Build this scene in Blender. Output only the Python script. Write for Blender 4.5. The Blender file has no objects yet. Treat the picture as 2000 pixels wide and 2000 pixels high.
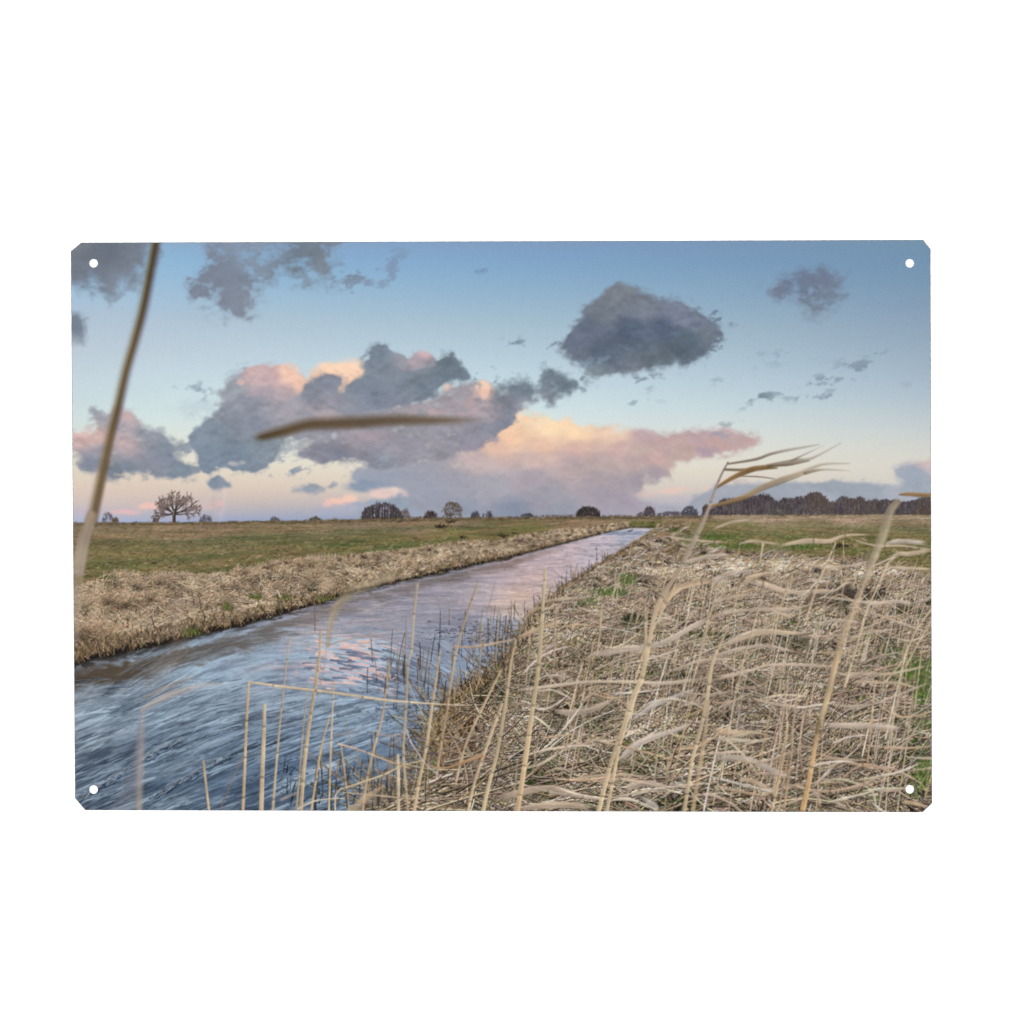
# A printed metal sign (about 30 x 20 cm, clipped corners, four screw holes) on a white wall.
# The landscape on the sign is ink on a flat sheet: it is painted procedurally below and stored
# as the print's own colour on a fine mesh, one mesh for each thing the picture shows.
import bpy, math
import numpy as np

rng = np.random.default_rng(7)
# ------------------------------------------------------------------ canvas
X0, Y0, X1, Y1 = 134.0, 464.0, 1826.0, 1592.0      # picture coordinates (px of a 2000 px wide frame)
K = 1.5
W = int((X1 - X0) * K); H = int((Y1 - Y0) * K)
IMG = np.zeros((H, W, 3), np.float32)
LAB = np.zeros((H, W), np.int16)
XS = (X0 + (np.arange(W, dtype=np.float32) + .5) / K)
YS = (Y0 + (np.arange(H, dtype=np.float32) + .5) / K)
XX = np.broadcast_to(XS[None, :], (H, W)); YY = np.broadcast_to(YS[:, None], (H, W))
PARTS = [('sky', 'pale blue to cream evening sky of the printed picture')]
def part(name, label=None):
    PARTS.append((name, label)); return len(PARTS) - 1
def px(x): return (np.asarray(x, np.float32) - X0) * K
def py(y): return (np.asarray(y, np.float32) - Y0) * K
def C(*c): return np.array(c, np.float32) / 255.
def sstep(a, b, x):
    t = np.clip((x - a) / (b - a), 0, 1); return t * t * (3 - 2 * t)

def bspl(n, m):
    """indices and weights of a cubic b-spline that stretches n control values over m samples"""
    p = (np.arange(m) + .5) / m * (n - 3); i = np.minimum(p.astype(int), n - 4); f = (p - i).astype(np.float32)
    w = [(1 - f) ** 3 / 6, (3 * f ** 3 - 6 * f ** 2 + 4) / 6, (-3 * f ** 3 + 3 * f ** 2 + 3 * f + 1) / 6, f ** 3 / 6]
    return i, w
def vnoise(h, w, cy, cx, seed):
    """smooth noise, features cy by cx canvas pixels"""
    gh = max(4, int(h / cy) + 4); gw = max(4, int(w / cx) + 4)
    g = np.random.default_rng(seed).random((gh, gw), dtype=np.float32)
    i, wt = bspl(gh, h); a = sum(g[i + k] * wt[k][:, None] for k in range(4))
    i, wt = bspl(gw, w); return sum(a[:, i + k] * wt[k][None, :] for k in range(4))
def fbm(h, w, cy, cx, seed, octs=5, gain=.55):
    out = np.zeros((h, w), np.float32); amp = 1.; tot = 0.
    for o in range(octs):
        out += amp * vnoise(h, w, max(cy / 2 ** o, 1.2), max(cx / 2 ** o, 1.2), seed * 31 + o); tot += amp; amp *= gain
    out /= tot
    return np.clip((out - .5) * 2.1 + .5, 0, 1)
TILE = fbm(1024, 1024, 40, 40, 990, 4, .6)
def tile(u, v):
    """bilinear lookup of a noise sheet, mirrored at its borders"""
    def m(t):
        t = np.mod(t, 2044.); return np.where(t > 1022, 2044 - t, t)
    u = m(u); v = m(v); i = u.astype(np.int32); j = v.astype(np.int32); fu = u - i; fv = v - j
    return (TILE[j, i] * (1 - fu) + TILE[j, i + 1] * fu) * (1 - fv) + (TILE[j + 1, i] * (1 - fu) + TILE[j + 1, i + 1] * fu) * fv
def blur1(a, r, ax):
    if r < 1: return a
    a = np.moveaxis(a, ax, 0); n = a.shape[0]
    c = np.concatenate([np.repeat(a[:1], r + 1, 0), a, np.repeat(a[-1:], r, 0)], 0).cumsum(0, dtype=np.float64)
    return np.moveaxis(((c[2 * r + 1:2 * r + 1 + n] - c[:n]) / (2 * r + 1)).astype(np.float32), 0, ax)
def blur(a, s):
    r = int(round(s * K))
    for _ in range(2):
        a = blur1(blur1(a, r, 0), r, 1)
    return a
def spline(pts, n):
    p = np.array(pts, np.float32)
    if len(p) == 2: return p[0] + (p[1] - p[0]) * np.linspace(0, 1, n)[:, None]
    q = np.vstack([2 * p[0] - p[1], p, 2 * p[-1] - p[-2]]); t = np.linspace(0, len(p) - 1 - 1e-4, n); i = t.astype(int); f = (t - i)[:, None]
    a, b, c, d = q[i], q[i + 1], q[i + 2], q[i + 3]
    return .5 * (2 * b + (c - a) * f + (2 * a - 5 * b + 4 * c - d) * f ** 2 + (3 * b - a - 3 * c + d) * f ** 3)
def polymask(poly, y0=None, y1=None):
    """0/1 mask of a polygon in picture coordinates"""
    p = np.array(poly, np.float64); m = np.zeros((H, W), np.float32)
    a = p; b = np.roll(p, -1, 0)
    r0 = max(0, int(py(p[:, 1].min()))); r1 = min(H, int(py(p[:, 1].max())) + 1)
    for r in range(r0, r1):
        y = YS[r]; k = (a[:, 1] > y) != (b[:, 1] > y)
        if not k.any(): continue
        xs = np.sort(a[k, 0] + (y - a[k, 1]) / (b[k, 1] - a[k, 1]) * (b[k, 0] - a[k, 0]))
        for s, e in zip(xs[::2], xs[1::2]):
            m[r, max(0, int(px(s))):max(0, int(px(e)))] = 1
    return m
def field(samples, y0, y1, soft=30., power=1.6, ystretch=1.):
    """colour field through scattered colour samples (x, y, r, g, b), picture rows y0..y1"""
    s = np.array(samples, np.float32); r0, r1 = max(0, int(py(y0))), min(H, int(py(y1)))
    st = 6; gy = np.arange(r0, r1 + st, st); gx = np.arange(0, W + st, st)
    gX, gY = np.meshgrid(X0 + gx / K, Y0 + gy / K)
    acc = np.zeros(gX.shape + (3,), np.float32); wt = np.zeros(gX.shape, np.float32)
    for x, y, *c in s:
        w = 1 / ((gX - x) ** 2 + (ystretch * (gY - y)) ** 2 + soft ** 2) ** power
        acc += w[..., None] * np.array(c, np.float32) / 255; wt += w
    g = acc / wt[..., None]
    iy = (np.arange(r1 - r0) / st); ix = np.arange(W) / st
    i = iy.astype(int); f = (iy - i).astype(np.float32)[:, None, None]; a = g[i] * (1 - f) + g[np.minimum(i + 1, len(gy) - 1)] * f
    j = ix.astype(int); f = (ix - j).astype(np.float32)[None, :, None]; j1 = np.minimum(j + 1, len(gx) - 1)
    return r0, r1, a[:, j] * (1 - f) + a[:, j1] * f
def over(r0, r1, col, al, lab=None, thr=.5):
    IMG[r0:r1] += (col - IMG[r0:r1]) * al[..., None]
    if lab is not None: LAB[r0:r1][al > thr] = lab

# ------------------------------------------------------------------ sky
SKY = [(140,470,140,170,205),(400,470,138,172,208),(650,480,132,166,206),(1000,480,122,156,198),(1400,480,118,152,192),(1810,475,112,146,176),
 (400,560,156,188,214),(700,560,148,182,212),(1000,560,140,174,208),(1450,560,132,164,196),(1810,560,124,154,182),
 (230,620,172,196,222),(420,640,170,196,220),(700,630,166,194,216),(1000,630,164,194,216),(1450,640,146,176,202),(1700,640,142,168,196),(1810,640,138,164,190),
 (200,720,194,213,224),(420,720,188,208,222),(600,690,186,208,222),(1000,700,184,208,222),(1250,770,206,221,227),(1450,720,172,194,212),(1700,720,166,186,206),(1810,720,162,180,198),
 (180,780,208,220,224),(340,800,212,224,226),(340,840,222,226,222),(1130,790,208,222,228),(1400,790,198,213,220),(1650,790,186,203,213),(1810,790,184,196,206),
 (1250,825,213,224,228),(1560,850,206,215,218),(1810,850,204,208,210),(1700,885,220,219,214),(1500,890,220,222,216),
 (1380,915,226,221,210),(1700,920,228,218,203),(1560,935,230,216,200),(1330,940,224,212,202),
 (150,900,226,222,210),(360,895,228,224,214),(600,885,228,228,216),(640,925,230,222,208),(160,940,226,212,198),(300,945,226,210,196),(480,950,224,208,194),(600,950,228,212,198),
 (160,975,220,196,186),(300,970,222,200,188),(500,975,218,196,188),(620,975,222,196,190),(150,995,206,186,192),(460,995,200,184,192),(600,995,196,182,192),
 (160,1012,170,178,202),(400,1012,166,176,202),(600,1010,164,176,200),(760,1005,158,170,192),
 (1300,990,176,172,190),(1600,985,182,186,202),(1780,985,184,188,204),(1050,1000,146,152,172)]
SK1 = 1030.
r0, r1 = 0, int(py(SK1)); hs = r1 - r0
_s = np.array(SKY, np.float64)
_gm = _s[:, 2:].mean(1, keepdims=True); _u = np.clip((_s[:, 1:2] - 800) / 150, 0, 1)
_s[:, 2:] = (_gm + (_s[:, 2:] - _gm) * (.86 + .08 * _u) - 6 * _u * (_s[:, 1:2] < 985)) * np.array([.995, 1.003, .995])
def _basis(x, y):
    x = (x - 980) / 850; y = (y - 740) / 290
    return np.stack([x ** i * y ** j for i in range(3) for j in range(6) if i + j <= 6 and not (i == 2 and j > 3)], -1)
_cf = np.linalg.lstsq(_basis(_s[:, 0], _s[:, 1]), _s[:, 2:] / 255, rcond=None)[0]
gx_, gy_ = np.arange(0, W + 12, 12), np.arange(0, hs + 12, 12)
_g = np.zeros((len(gy_), len(gx_), 3), np.float32); _X, _Y = np.meshgrid(X0 + gx_ / K, Y0 + gy_ / K); _g[:] = _basis(_X, _Y) @ _cf
_i = np.arange(hs) / 12; _a = _i.astype(int); _f = (_i - _a).astype(np.float32)[:, None, None]; _h = _g[_a] * (1 - _f) + _g[_a + 1] * _f
_i = np.arange(W) / 12; _a = _i.astype(int); _f = (_i - _a).astype(np.float32)[None, :, None]; col = np.clip(_h[:, _a] * (1 - _f) + _h[:, _a + 1] * _f, 0, 1)
IMG[r0:r1] = col
def unit(a): return (a - a.mean()) / a.std()
N1 = fbm(hs, W, 60, 75, 1, 7, .58); N2 = fbm(hs, W, 26, 34, 2, 5, .6); N3 = fbm(hs, W, 70, 120, 3, 4, .55)
F1 = unit(fbm(hs, W, 54, 62, 11, 7, .63)); F2 = unit(fbm(hs, W, 13, 17, 12, 3, .6))
BIL = 1 - np.abs(2 * fbm(hs, W, 44, 50, 4, 5, .62) - 1)
BL2 = unit(1 - np.abs(2 * fbm(hs, W, 34, 40, 5, 5, .62) - 1))
F3 = unit(fbm(hs, W, 110, 130, 14, 5, .6)); ND = (.66 * F1 + .34 * F2 + .20 * BL2 + .34 * F3) * .37
# streaky noise that slants up to the right, for torn shreds
SLN = unit(tile(XX[:hs] * 1.5 - YY[:hs] * .4 + 900, (YY[:hs] + XX[:hs] * .32) * 3.4 + 300) + .7 * tile(XX[:hs] * 4.2 + 90, (YY[:hs] + XX[:hs] * .25) * 7.5 + 1300) + .35 * F2 * .12)
SHD = .75 * (BIL - .6) + .16 * blur1(blur1(F1, 3, 0), 3, 1) + .05 * F2 + .14 * blur1(blur1(BL2, 2, 0), 2, 1)
_h = blur1(blur1(F1 * .7 + BL2 * .7, 4, 0), 4, 1); SHD = .8 * SHD + .9 * (np.roll(_h, 6, 0) - _h) * .5
def cloud(poly, samples, name='cloud', label=None, rad=7, amp=.95, soft=.22, op=1., thick=0., lum=.10, noise=None, bias=.0, lab=None, streak=False):
    n = noise if noise is not None else ND
    m = blur(polymask(poly), rad * 1.5 + 1)[r0:r1]
    e = m + amp * n * np.clip(4.4 * m * (1.12 - m), 0, 1) + bias
    sf = np.minimum(soft * (.8 + 1.3 * N3), .46)
    a = sstep(.5 - sf, .5 + sf, e)
    e2 = blur(polymask(poly), rad * 2.2 + 3)[r0:r1]; e2 = e2 + (.10 * F1 + .13 * F2 + .06 * SLN) * np.clip(5 * e2, 0, 1)
    a = np.maximum(a, .62 * sstep(.14, .72, e2)); a = blur1(blur1(blur1(blur1(a, 1, 0), 1, 1), 1, 0), 1, 1) * op
    if thick: a = a * (1 - thick + thick * sstep(-1.3, .9, .8 * F1 + .5 * F2 + (m - .7) * 3.5))
    _, _, c = field(samples, Y0, SK1, 9, 1.8, 1.3)
    sh = 1 + lum * SHD
    c = c * sh[..., None]; _m = c.mean(-1, keepdims=True); _w = c[..., :1] - c[..., 2:]       # grey parts lose their violet, sunlit parts stay warm
    c = np.where(_w < .06, _m + (c - _m) * .90, c) * np.array([1.0, 1.006, .985], np.float32)
    l = part(name, label) if lab is None else lab
    over(r0, r1, np.clip(c, 0, 1), a, l)
    return l
def spots(lst, hard=False):      # patches of ink: x, y, rx, ry, colour, strength; small or flat ones tear into shreds
    for x, y, rx, ry, c, s in lst:
        wisp = hard or (rx * ry < 420 and sum(c) < 560)
        if wisp: rx, ry = rx * 1.5, ry * 1.9
        a0, a1 = max(0, int(py(y - 2.4 * ry))), min(hs, int(py(y + 2.4 * ry))); b0, b1 = max(0, int(px(x - 2.4 * rx))), min(W, int(px(x + 2.4 * rx)))
        if a1 <= a0 or b1 <= b0: continue
        g = np.exp(-(((XX[a0:a1, b0:b1] - x) / rx) ** 2 + ((YY[a0:a1, b0:b1] - y) / ry) ** 2))
        if wisp:
            n = .95 * SLN[a0:a1, b0:b1] + .5 * F2[a0:a1, b0:b1]
            g = sstep(.0, 1.9, n + (g - .58) * 2.5) * np.sqrt(g) * min(1, s * 1.15)
        else:
            n = .6 * F1[a0:a1, b0:b1] + .5 * F2[a0:a1, b0:b1]
            g = sstep(.08, .95, g * (1 + .42 * n)) * s
        IMG[a0:a1, b0:b1] += (np.array(c, np.float32) / 255 - IMG[a0:a1, b0:b1]) * g[..., None]

G1 = [(200,490,104,111,128),(170,540,112,120,138),(280,500,116,124,142),(240,560,124,134,154),(150,470,116,120,134)]
cloud([(120,450),(305,450),(312,500),(280,535),(262,560),(225,578),(195,580),(165,562),(120,545)], G1, label='dark grey cloud in the top left corner of the print', rad=12, amp=.7, soft=.35, lum=.05)
cloud([(120,606),(158,618),(172,636),(180,655),(172,668),(160,682),(145,676),(120,668)], [(150,640,112,124,142),(165,655,128,138,156),(150,670,150,162,180)], rad=6, amp=.9, soft=.35, label='small grey cloud at the left edge of the print')
G3 = [(410,550,118,126,146),(590,510,110,120,136),(460,590,124,132,152),(630,530,122,132,148),(500,490,130,144,168)]
cloud([(395,462),(660,462),(640,490),(648,520),(672,540),(650,560),(600,566),(555,548),(505,560),(480,585),(490,610),(462,622),(425,620),(418,600),(395,582),(376,560),(374,535),(395,518),(420,500)], G3, label='ragged dark grey cloud along the top of the print', rad=12, amp=1.25, soft=.42, op=.95, thick=.55, lum=.07)
spots([(690,542,26,9,(120,134,152),.75),(725,552,30,6,(132,150,176),.5),(766,526,12,16,(126,142,168),.55),(778,496,14,9,(126,148,176),.45),(940,525,18,6,(116,140,172),.6),(1008,669,11,4,(120,138,154),.75),(690,572,6,3,(130,150,170),.5)])
G4 = [(1210,575,118,124,138),(1180,610,110,118,132),(1150,640,102,112,134),(1110,675,106,114,132),(1230,640,86,98,122),(1300,640,88,100,126),(1340,665,90,104,120),(1280,700,98,110,124),(1180,690,92,104,124),
      (1320,612,118,126,150),(1260,605,120,128,146),(1372,620,112,122,144),(1390,655,108,118,132),(1170,730,124,136,150),(1240,735,120,126,142)]
L4 = cloud([(1086,682),(1110,655),(1128,640),(1138,612),(1160,596),(1178,575),(1196,560),(1212,553),(1222,566),(1238,562),(1250,576),(1268,568),(1284,583),(1311,586),(1330,592),(1346,592),(1358,602),(1374,598),(1384,616),(1398,636),(1416,642),(1414,660),(1396,676),(1362,697),(1330,712),(1300,712),(1268,726),(1230,738),(1190,740),(1166,744),(1148,748),(1140,744),(1154,728),(1146,712),(1124,700),(1100,690)],
      G4, label='large dark slate cloud right of the middle of the print', rad=6, amp=.8, soft=.24, lum=.15, bias=.10)
spots([(1104,682,18,9,(112,122,140),.9),(1124,668,14,9,(104,114,134),.8),(1400,655,20,20,(104,116,134),.9),(1388,625,14,12,(106,118,138),.8)])
spots([(1150,742,20,8,(116,128,142),.85),(1128,756,16,5,(136,152,166),.6),(1250,738,30,6,(128,140,154),.7),(1268,756,10,12,(160,178,190),.5),(1402,616,20,8,(112,128,152),.75),(1428,636,14,10,(122,138,158),.65),(1345,628,26,9,(132,142,160),.5),(1225,680,22,6,(116,128,146),.6),(1370,630,12,6,(150,162,172),.4),(1180,706,30,6,(140,158,178),.45)])
G5 = [(1550,560,104,114,142),(1600,540,106,114,140),(1640,560,112,122,146),(1580,610,112,122,138),(1620,600,110,122,144),(1520,570,110,118,142)]
cloud([(1504,572),(1512,556),(1536,542),(1558,530),(1583,522),(1631,524),(1656,540),(1646,552),(1652,576),(1640,596),(1628,612),(1604,614),(1590,624),(1570,628),(1560,606),(1566,584),(1540,584),(1513,582)], G5, label='small grey puff near the top right corner of the print', rad=7, amp=1.25, soft=.4, op=.85, thick=.5, lum=.08)
spots([(1586,570,13,5,(136,164,194),.55),(1600,588,18,5,(134,160,188),.5),(1654,540,12,8,(120,134,158),.5),(1500,575,12,10,(126,148,176),.4)])
WC = (132,150,164)
spots([(1682,714,22,9,WC,.8),(1668,722,10,5,WC,.6),(1614,742,26,5,WC,.7),(1596,750,18,3,WC,.5),(1600,776,30,4.5,WC,.7),(1640,769,14,4,WC,.55),(1488,773,12,5,(120,138,148),.85),(1510,768,22,3,WC,.55),(1465,786,14,6,WC,.55),(1550,762,14,5,WC,.5),(1545,780,8,6,WC,.4),
       (1716,691,10,3,(130,150,168),.8),(1680,696,22,3.5,(146,164,182),.5),(1518,690,12,9,(140,158,178),.55),(1486,692,8,3,(146,166,186),.5),(1400,742,20,4,(158,176,188),.55),(1396,752,16,3,(168,186,196),.4),(1418,830,8,3,(150,166,172),.7),(1470,718,8,3,(160,178,194),.4),(1235,786,8,3,(150,172,184),.75),(1290,784,12,5,(180,198,208),.5),(1266,780,5,5,(182,200,208),.4),(1770,752,8,4,(158,172,184),.4),(1800,617,20,6,(136,158,186),.4),(1630,705,30,5,(158,176,196),.3)])
# thin veil left of the big cloud
spots([(390,800,60,22,(190,206,214),.6),(380,762,30,7,(158,172,186),.7),(395,765,14,5,(146,160,176),.6),(470,730,26,10,(176,192,206),.6)])
# pink storm cloud and its curtain of rain on the right
GP = [(1340,878,190,166,162),(1180,905,186,168,168),(1250,880,194,172,168),(1300,890,190,168,164),(1030,820,246,214,186),(1070,835,250,220,186),(1130,845,247,212,180),(1200,850,236,204,184),(1000,850,244,202,174),(960,872,228,190,174),(1060,870,228,190,172),(1130,875,214,178,170),(1210,875,206,174,172),
      (1260,850,190,164,172),(1300,862,192,164,166),(1360,856,184,160,168),(1440,840,192,168,170),(1390,870,194,162,160),(1460,866,190,164,166),(1380,886,182,158,168),(1290,895,204,170,170),(1240,900,190,166,170),(1320,905,192,168,166),
      (940,900,196,176,180),(1040,900,204,178,176),(1120,905,184,164,170),(1040,930,170,158,172),(1170,930,176,160,168),(1280,925,168,154,166),(1240,945,164,154,166),(960,950,166,164,180),(1060,965,158,154,172),(1170,965,164,154,170),(1220,980,166,156,174),
      (900,950,160,158,176),(840,960,154,156,176),(800,925,158,158,176),(760,985,152,164,186),(900,1000,146,154,176),(1000,1000,136,144,168),(1100,1000,150,152,170),(1200,1000,168,160,180),(1300,1000,170,168,188)]
cloud([(1000,800),(1046,806),(1061,817),(1095,823),(1121,828),(1159,838),(1188,834),(1226,840),(1240,846),(1268,838),(1282,846),(1311,847),(1335,841),(1400,842),(1442,834),(1490,837),(1446,849),(1452,857),(1506,862),(1463,874),(1413,884),(1371,890),(1326,905),(1304,913),(1317,927),(1282,936),(1248,945),(1262,958),(1233,968),(1260,985),(1330,990),(1330,1040),(700,1040),(700,985),(760,975),(770,950),(740,940),(690,935),(700,915),(780,905),(880,880),(940,850)],
      GP, label='peach and lilac storm cloud with rain curtain right of centre in the print', rad=5, amp=.8, soft=.25, lum=.06)
spots([(1095,838,44,9,(252,224,186),.5),(1050,826,26,10,(252,224,194),.6),(1200,846,28,7,(246,216,190),.6),(1170,935,70,5,(160,148,164),.4),(1300,874,50,6,(180,156,166),.45),(1130,886,90,6,(196,168,170),.4),(1010,935,14,40,(176,170,182),.25),(1380,880,30,4,(168,152,166),.5),(1400,848,26,4,(158,158,172),.6),(1420,838,30,3,(206,178,184),.5)])
# pink band and cloud bank over the right horizon
spots([(1310,958,50,8,(232,200,188),.75),(1370,954,40,6,(234,198,188),.7),(1260,966,30,7,(222,192,190),.5),(1330,975,70,7,(196,184,198),.5),(1430,940,30,5,(236,200,188),.6)])
cloud([(1340,1010),(1350,975),(1390,955),(1420,945),(1480,946),(1536,941),(1584,938),(1605,942),(1627,938),(1659,941),(1709,944),(1763,947),(1800,950),(1830,960),(1830,1010)], [(1500,955,156,163,180),(1620,950,154,162,178),(1700,955,156,164,180),(1450,965,164,168,184),(1600,975,168,174,190),(1750,965,170,174,190)], label='long low blue grey cloud bank over the far wood', rad=3, amp=.5, soft=.25, lum=.05)
cloud([(1740,918),(1768,912),(1791,905),(1830,897),(1830,972),(1763,966),(1766,945),(1760,934)], [(1790,925,154,164,184),(1800,950,158,166,184),(1812,905,206,184,186)], label='blue grey cloud at the right edge of the print', rad=4, amp=.6, soft=.22, lum=.06)
# left cloud
G8 = [(160,852,206,176,176),(190,855,208,178,176),(245,812,188,168,176),(220,820,160,156,170),(245,866,186,166,174),(200,880,152,148,164),(290,850,146,150,166),(330,880,128,138,158),(180,905,132,138,158),(240,920,124,134,154),(300,910,134,138,156),(360,915,124,136,156),(380,920,134,144,160),(350,868,144,152,166),(175,805,150,152,166)]
cloud([(120,845),(159,848),(175,838),(183,829),(178,820),(185,816),(174,806),(174,796),(184,800),(192,806),(215,808),(230,797),(248,798),(264,808),(278,816),(281,828),(295,830),(315,841),(333,852),(346,866),(364,868),(378,882),(366,888),(348,884),(346,898),(362,900),(378,912),(392,920),(393,930),(375,931),(330,928),(286,926),(255,930),(228,935),(203,932),(186,919),(152,917),(146,908),(160,895),(150,887),(120,884)], G8, label='grey cloud with pink flecks above the left horizon', rad=4, amp=.85, soft=.22, lum=.13)
spots([(165,850,24,6,(222,186,178),.6),(248,813,14,6,(214,182,178),.5),(246,866,16,8,(214,180,176),.55),(205,856,14,6,(216,182,178),.4)])
# the great cloud: pink back part, peach tower, grey body, dark head, puffs
cloud([(432,760),(446,742),(470,748),(480,726),(500,722),(530,722),(548,716),(575,724),(596,734),(610,760),(660,790),(660,850),(440,850),(430,810)],
      [(450,760,150,156,170),(500,728,196,168,172),(530,735,192,164,170),(560,730,236,194,178),(590,750,232,190,174),(520,770,162,150,164),(460,800,148,148,164),(580,800,162,154,168),(560,770,176,158,166),(620,830,150,150,166)], label='pink lit left shoulder of the great cloud', rad=5, amp=.95, soft=.22, lum=.12)
spots([(470,748,8,6,(232,190,178),.6),(480,730,22,10,(150,156,172),.35)])
cloud([(598,760),(604,735),(618,716),(640,703),(660,708),(700,712),(722,712),(716,745),(690,760),(676,790),(630,800),(600,790)], [(640,712,250,214,190),(690,720,248,210,188),(620,745,238,196,176),(660,760,246,200,172),(700,740,246,204,180),(650,785,214,178,172)], label='bright peach tower of the great cloud', rad=4, amp=.7, soft=.22, lum=.06)
GB = [(440,800,138,144,160),(480,830,132,138,156),(420,850,128,140,158),(400,890,122,136,156),(460,890,120,134,154),(520,880,130,142,158),(560,800,156,152,166),(600,830,148,148,164),(640,800,172,160,170),(700,800,150,150,164),(720,830,146,146,162),(790,800,160,156,168),(850,790,162,156,168),(820,830,152,150,164),(900,790,164,154,166),(940,800,170,158,168),(960,840,142,142,160),(930,870,140,140,158),
      (620,880,138,138,156),(660,890,130,132,152),(720,890,140,140,158),(740,905,138,144,160),(780,870,150,146,162),(840,880,154,150,166),(900,890,154,150,166),(990,800,132,134,152),(1000,770,124,132,148),(980,830,126,130,150),(690,860,158,150,164),(720,850,164,152,164)]
cloud([(372,852),(392,838),(404,820),(420,808),(436,790),(480,778),(560,790),(600,770),(650,790),(700,780),(780,790),(850,770),(872,752),(905,745),(930,742),(960,748),(985,760),(1014,768),(1012,800),(1006,825),(985,842),(960,862),(935,884),(900,886),(880,900),(800,905),(750,916),(724,912),(712,900),(675,902),(632,908),(604,900),(575,886),(596,874),(605,862),(560,862),(556,880),(545,896),(520,914),(488,928),(455,922),(432,914),(410,926),(394,920),(388,892),(374,872)],
      GB, label='lilac grey body of the great cloud', rad=4, amp=.85, soft=.22, lum=.13)
spots([(640,812,30,10,(186,172,176),.55),(665,778,20,9,(226,184,172),.5),(690,787,8,6,(230,188,172),.6),(730,850,50,10,(172,156,166),.5),(800,795,50,9,(186,164,168),.45),(845,805,40,5,(200,172,172),.45),(652,852,8,8,(196,200,208),.7),(640,818,8,6,(192,200,206),.6),(880,795,40,14,(166,154,166),.4),(945,812,40,10,(176,160,166),.45),(700,868,60,6,(168,152,164),.4),(560,808,30,6,(176,162,170),.4),(930,868,40,10,(160,150,164),.3),(845,870,80,8,(160,148,162),.3),
       (455,906,12,5,(204,196,194),.6),(475,903,9,5,(206,200,196),.5),(440,915,12,6,(220,212,200),.5),(480,840,7,5,(166,170,180),.4)])
cloud([(592,772),(600,748),(616,738),(626,730),(640,727),(652,734),(668,737),(664,752),(654,770),(672,768),(678,756),(686,742),(706,733),(713,716),(722,698),(718,690),(732,674),(750,675),(762,690),(775,694),(793,696),(800,708),(812,714),(836,712),(856,694),(878,688),(886,682),(890,696),(904,704),(911,722),(924,738),(912,748),(882,746),(868,756),(850,780),(820,792),(780,795),(730,800),(680,812),(640,800),(610,800)],
      [(610,760,132,136,154),(640,740,128,132,150),(640,790,146,144,160),(700,750,122,132,150),(735,690,116,128,146),(760,720,122,132,148),(730,770,118,128,148),(800,740,118,130,146),(880,710,112,126,142),(890,735,110,124,140),(840,760,116,128,146),(780,790,130,136,154),(690,800,138,142,158),(790,710,148,146,160)], label='dark slate head of the great cloud', rad=4, amp=.9, soft=.2, lum=.14)
cloud([(796,704),(806,692),(826,686),(846,688),(856,698),(846,712),(820,722),(804,716)], [(830,690,206,174,180),(815,702,166,154,168),(840,710,150,146,160)], label='pink rimmed puff on top of the great cloud', rad=3, amp=.8, soft=.25)
cloud([(926,752),(932,742),(944,738),(956,744),(966,758),(960,776),(944,784),(932,776)], [(945,748,244,206,186),(945,770,230,190,176)], label='small peach puff right of the great cloud', rad=3, amp=.8, soft=.25)
spots([(872,757,10,10,(240,200,180),.8),(930,738,7,9,(128,142,156),.8),(968,732,9,12,(132,146,162),.8),(976,750,8,5,(150,164,176),.5),(960,786,20,7,(198,168,168),.6),(916,790,16,10,(190,164,168),.5),(712,696,8,5,(140,156,170),.6)])
cloud([(972,780),(972,752),(984,740),(1006,736),(1030,732),(1048,742),(1052,770),(1040,786),(1020,796),(996,800),(976,810)], [(1000,750,116,128,144),(1030,760,110,124,140),(985,780,130,134,150),(1030,790,142,144,160)], label='ragged dark puff right of the great cloud', rad=5, amp=1.1, soft=.3, lum=.12)
cloud([(1044,760),(1050,734),(1064,716),(1080,712),(1096,726),(1114,730),(1126,752),(1122,766),(1100,778),(1078,790),(1062,784)], [(1080,730,112,126,142),(1100,755,108,122,138),(1070,780,132,140,156)], label='round dark puff between the great cloud and the slate cloud', rad=5, amp=1.1, soft=.3, lum=.12)
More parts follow.
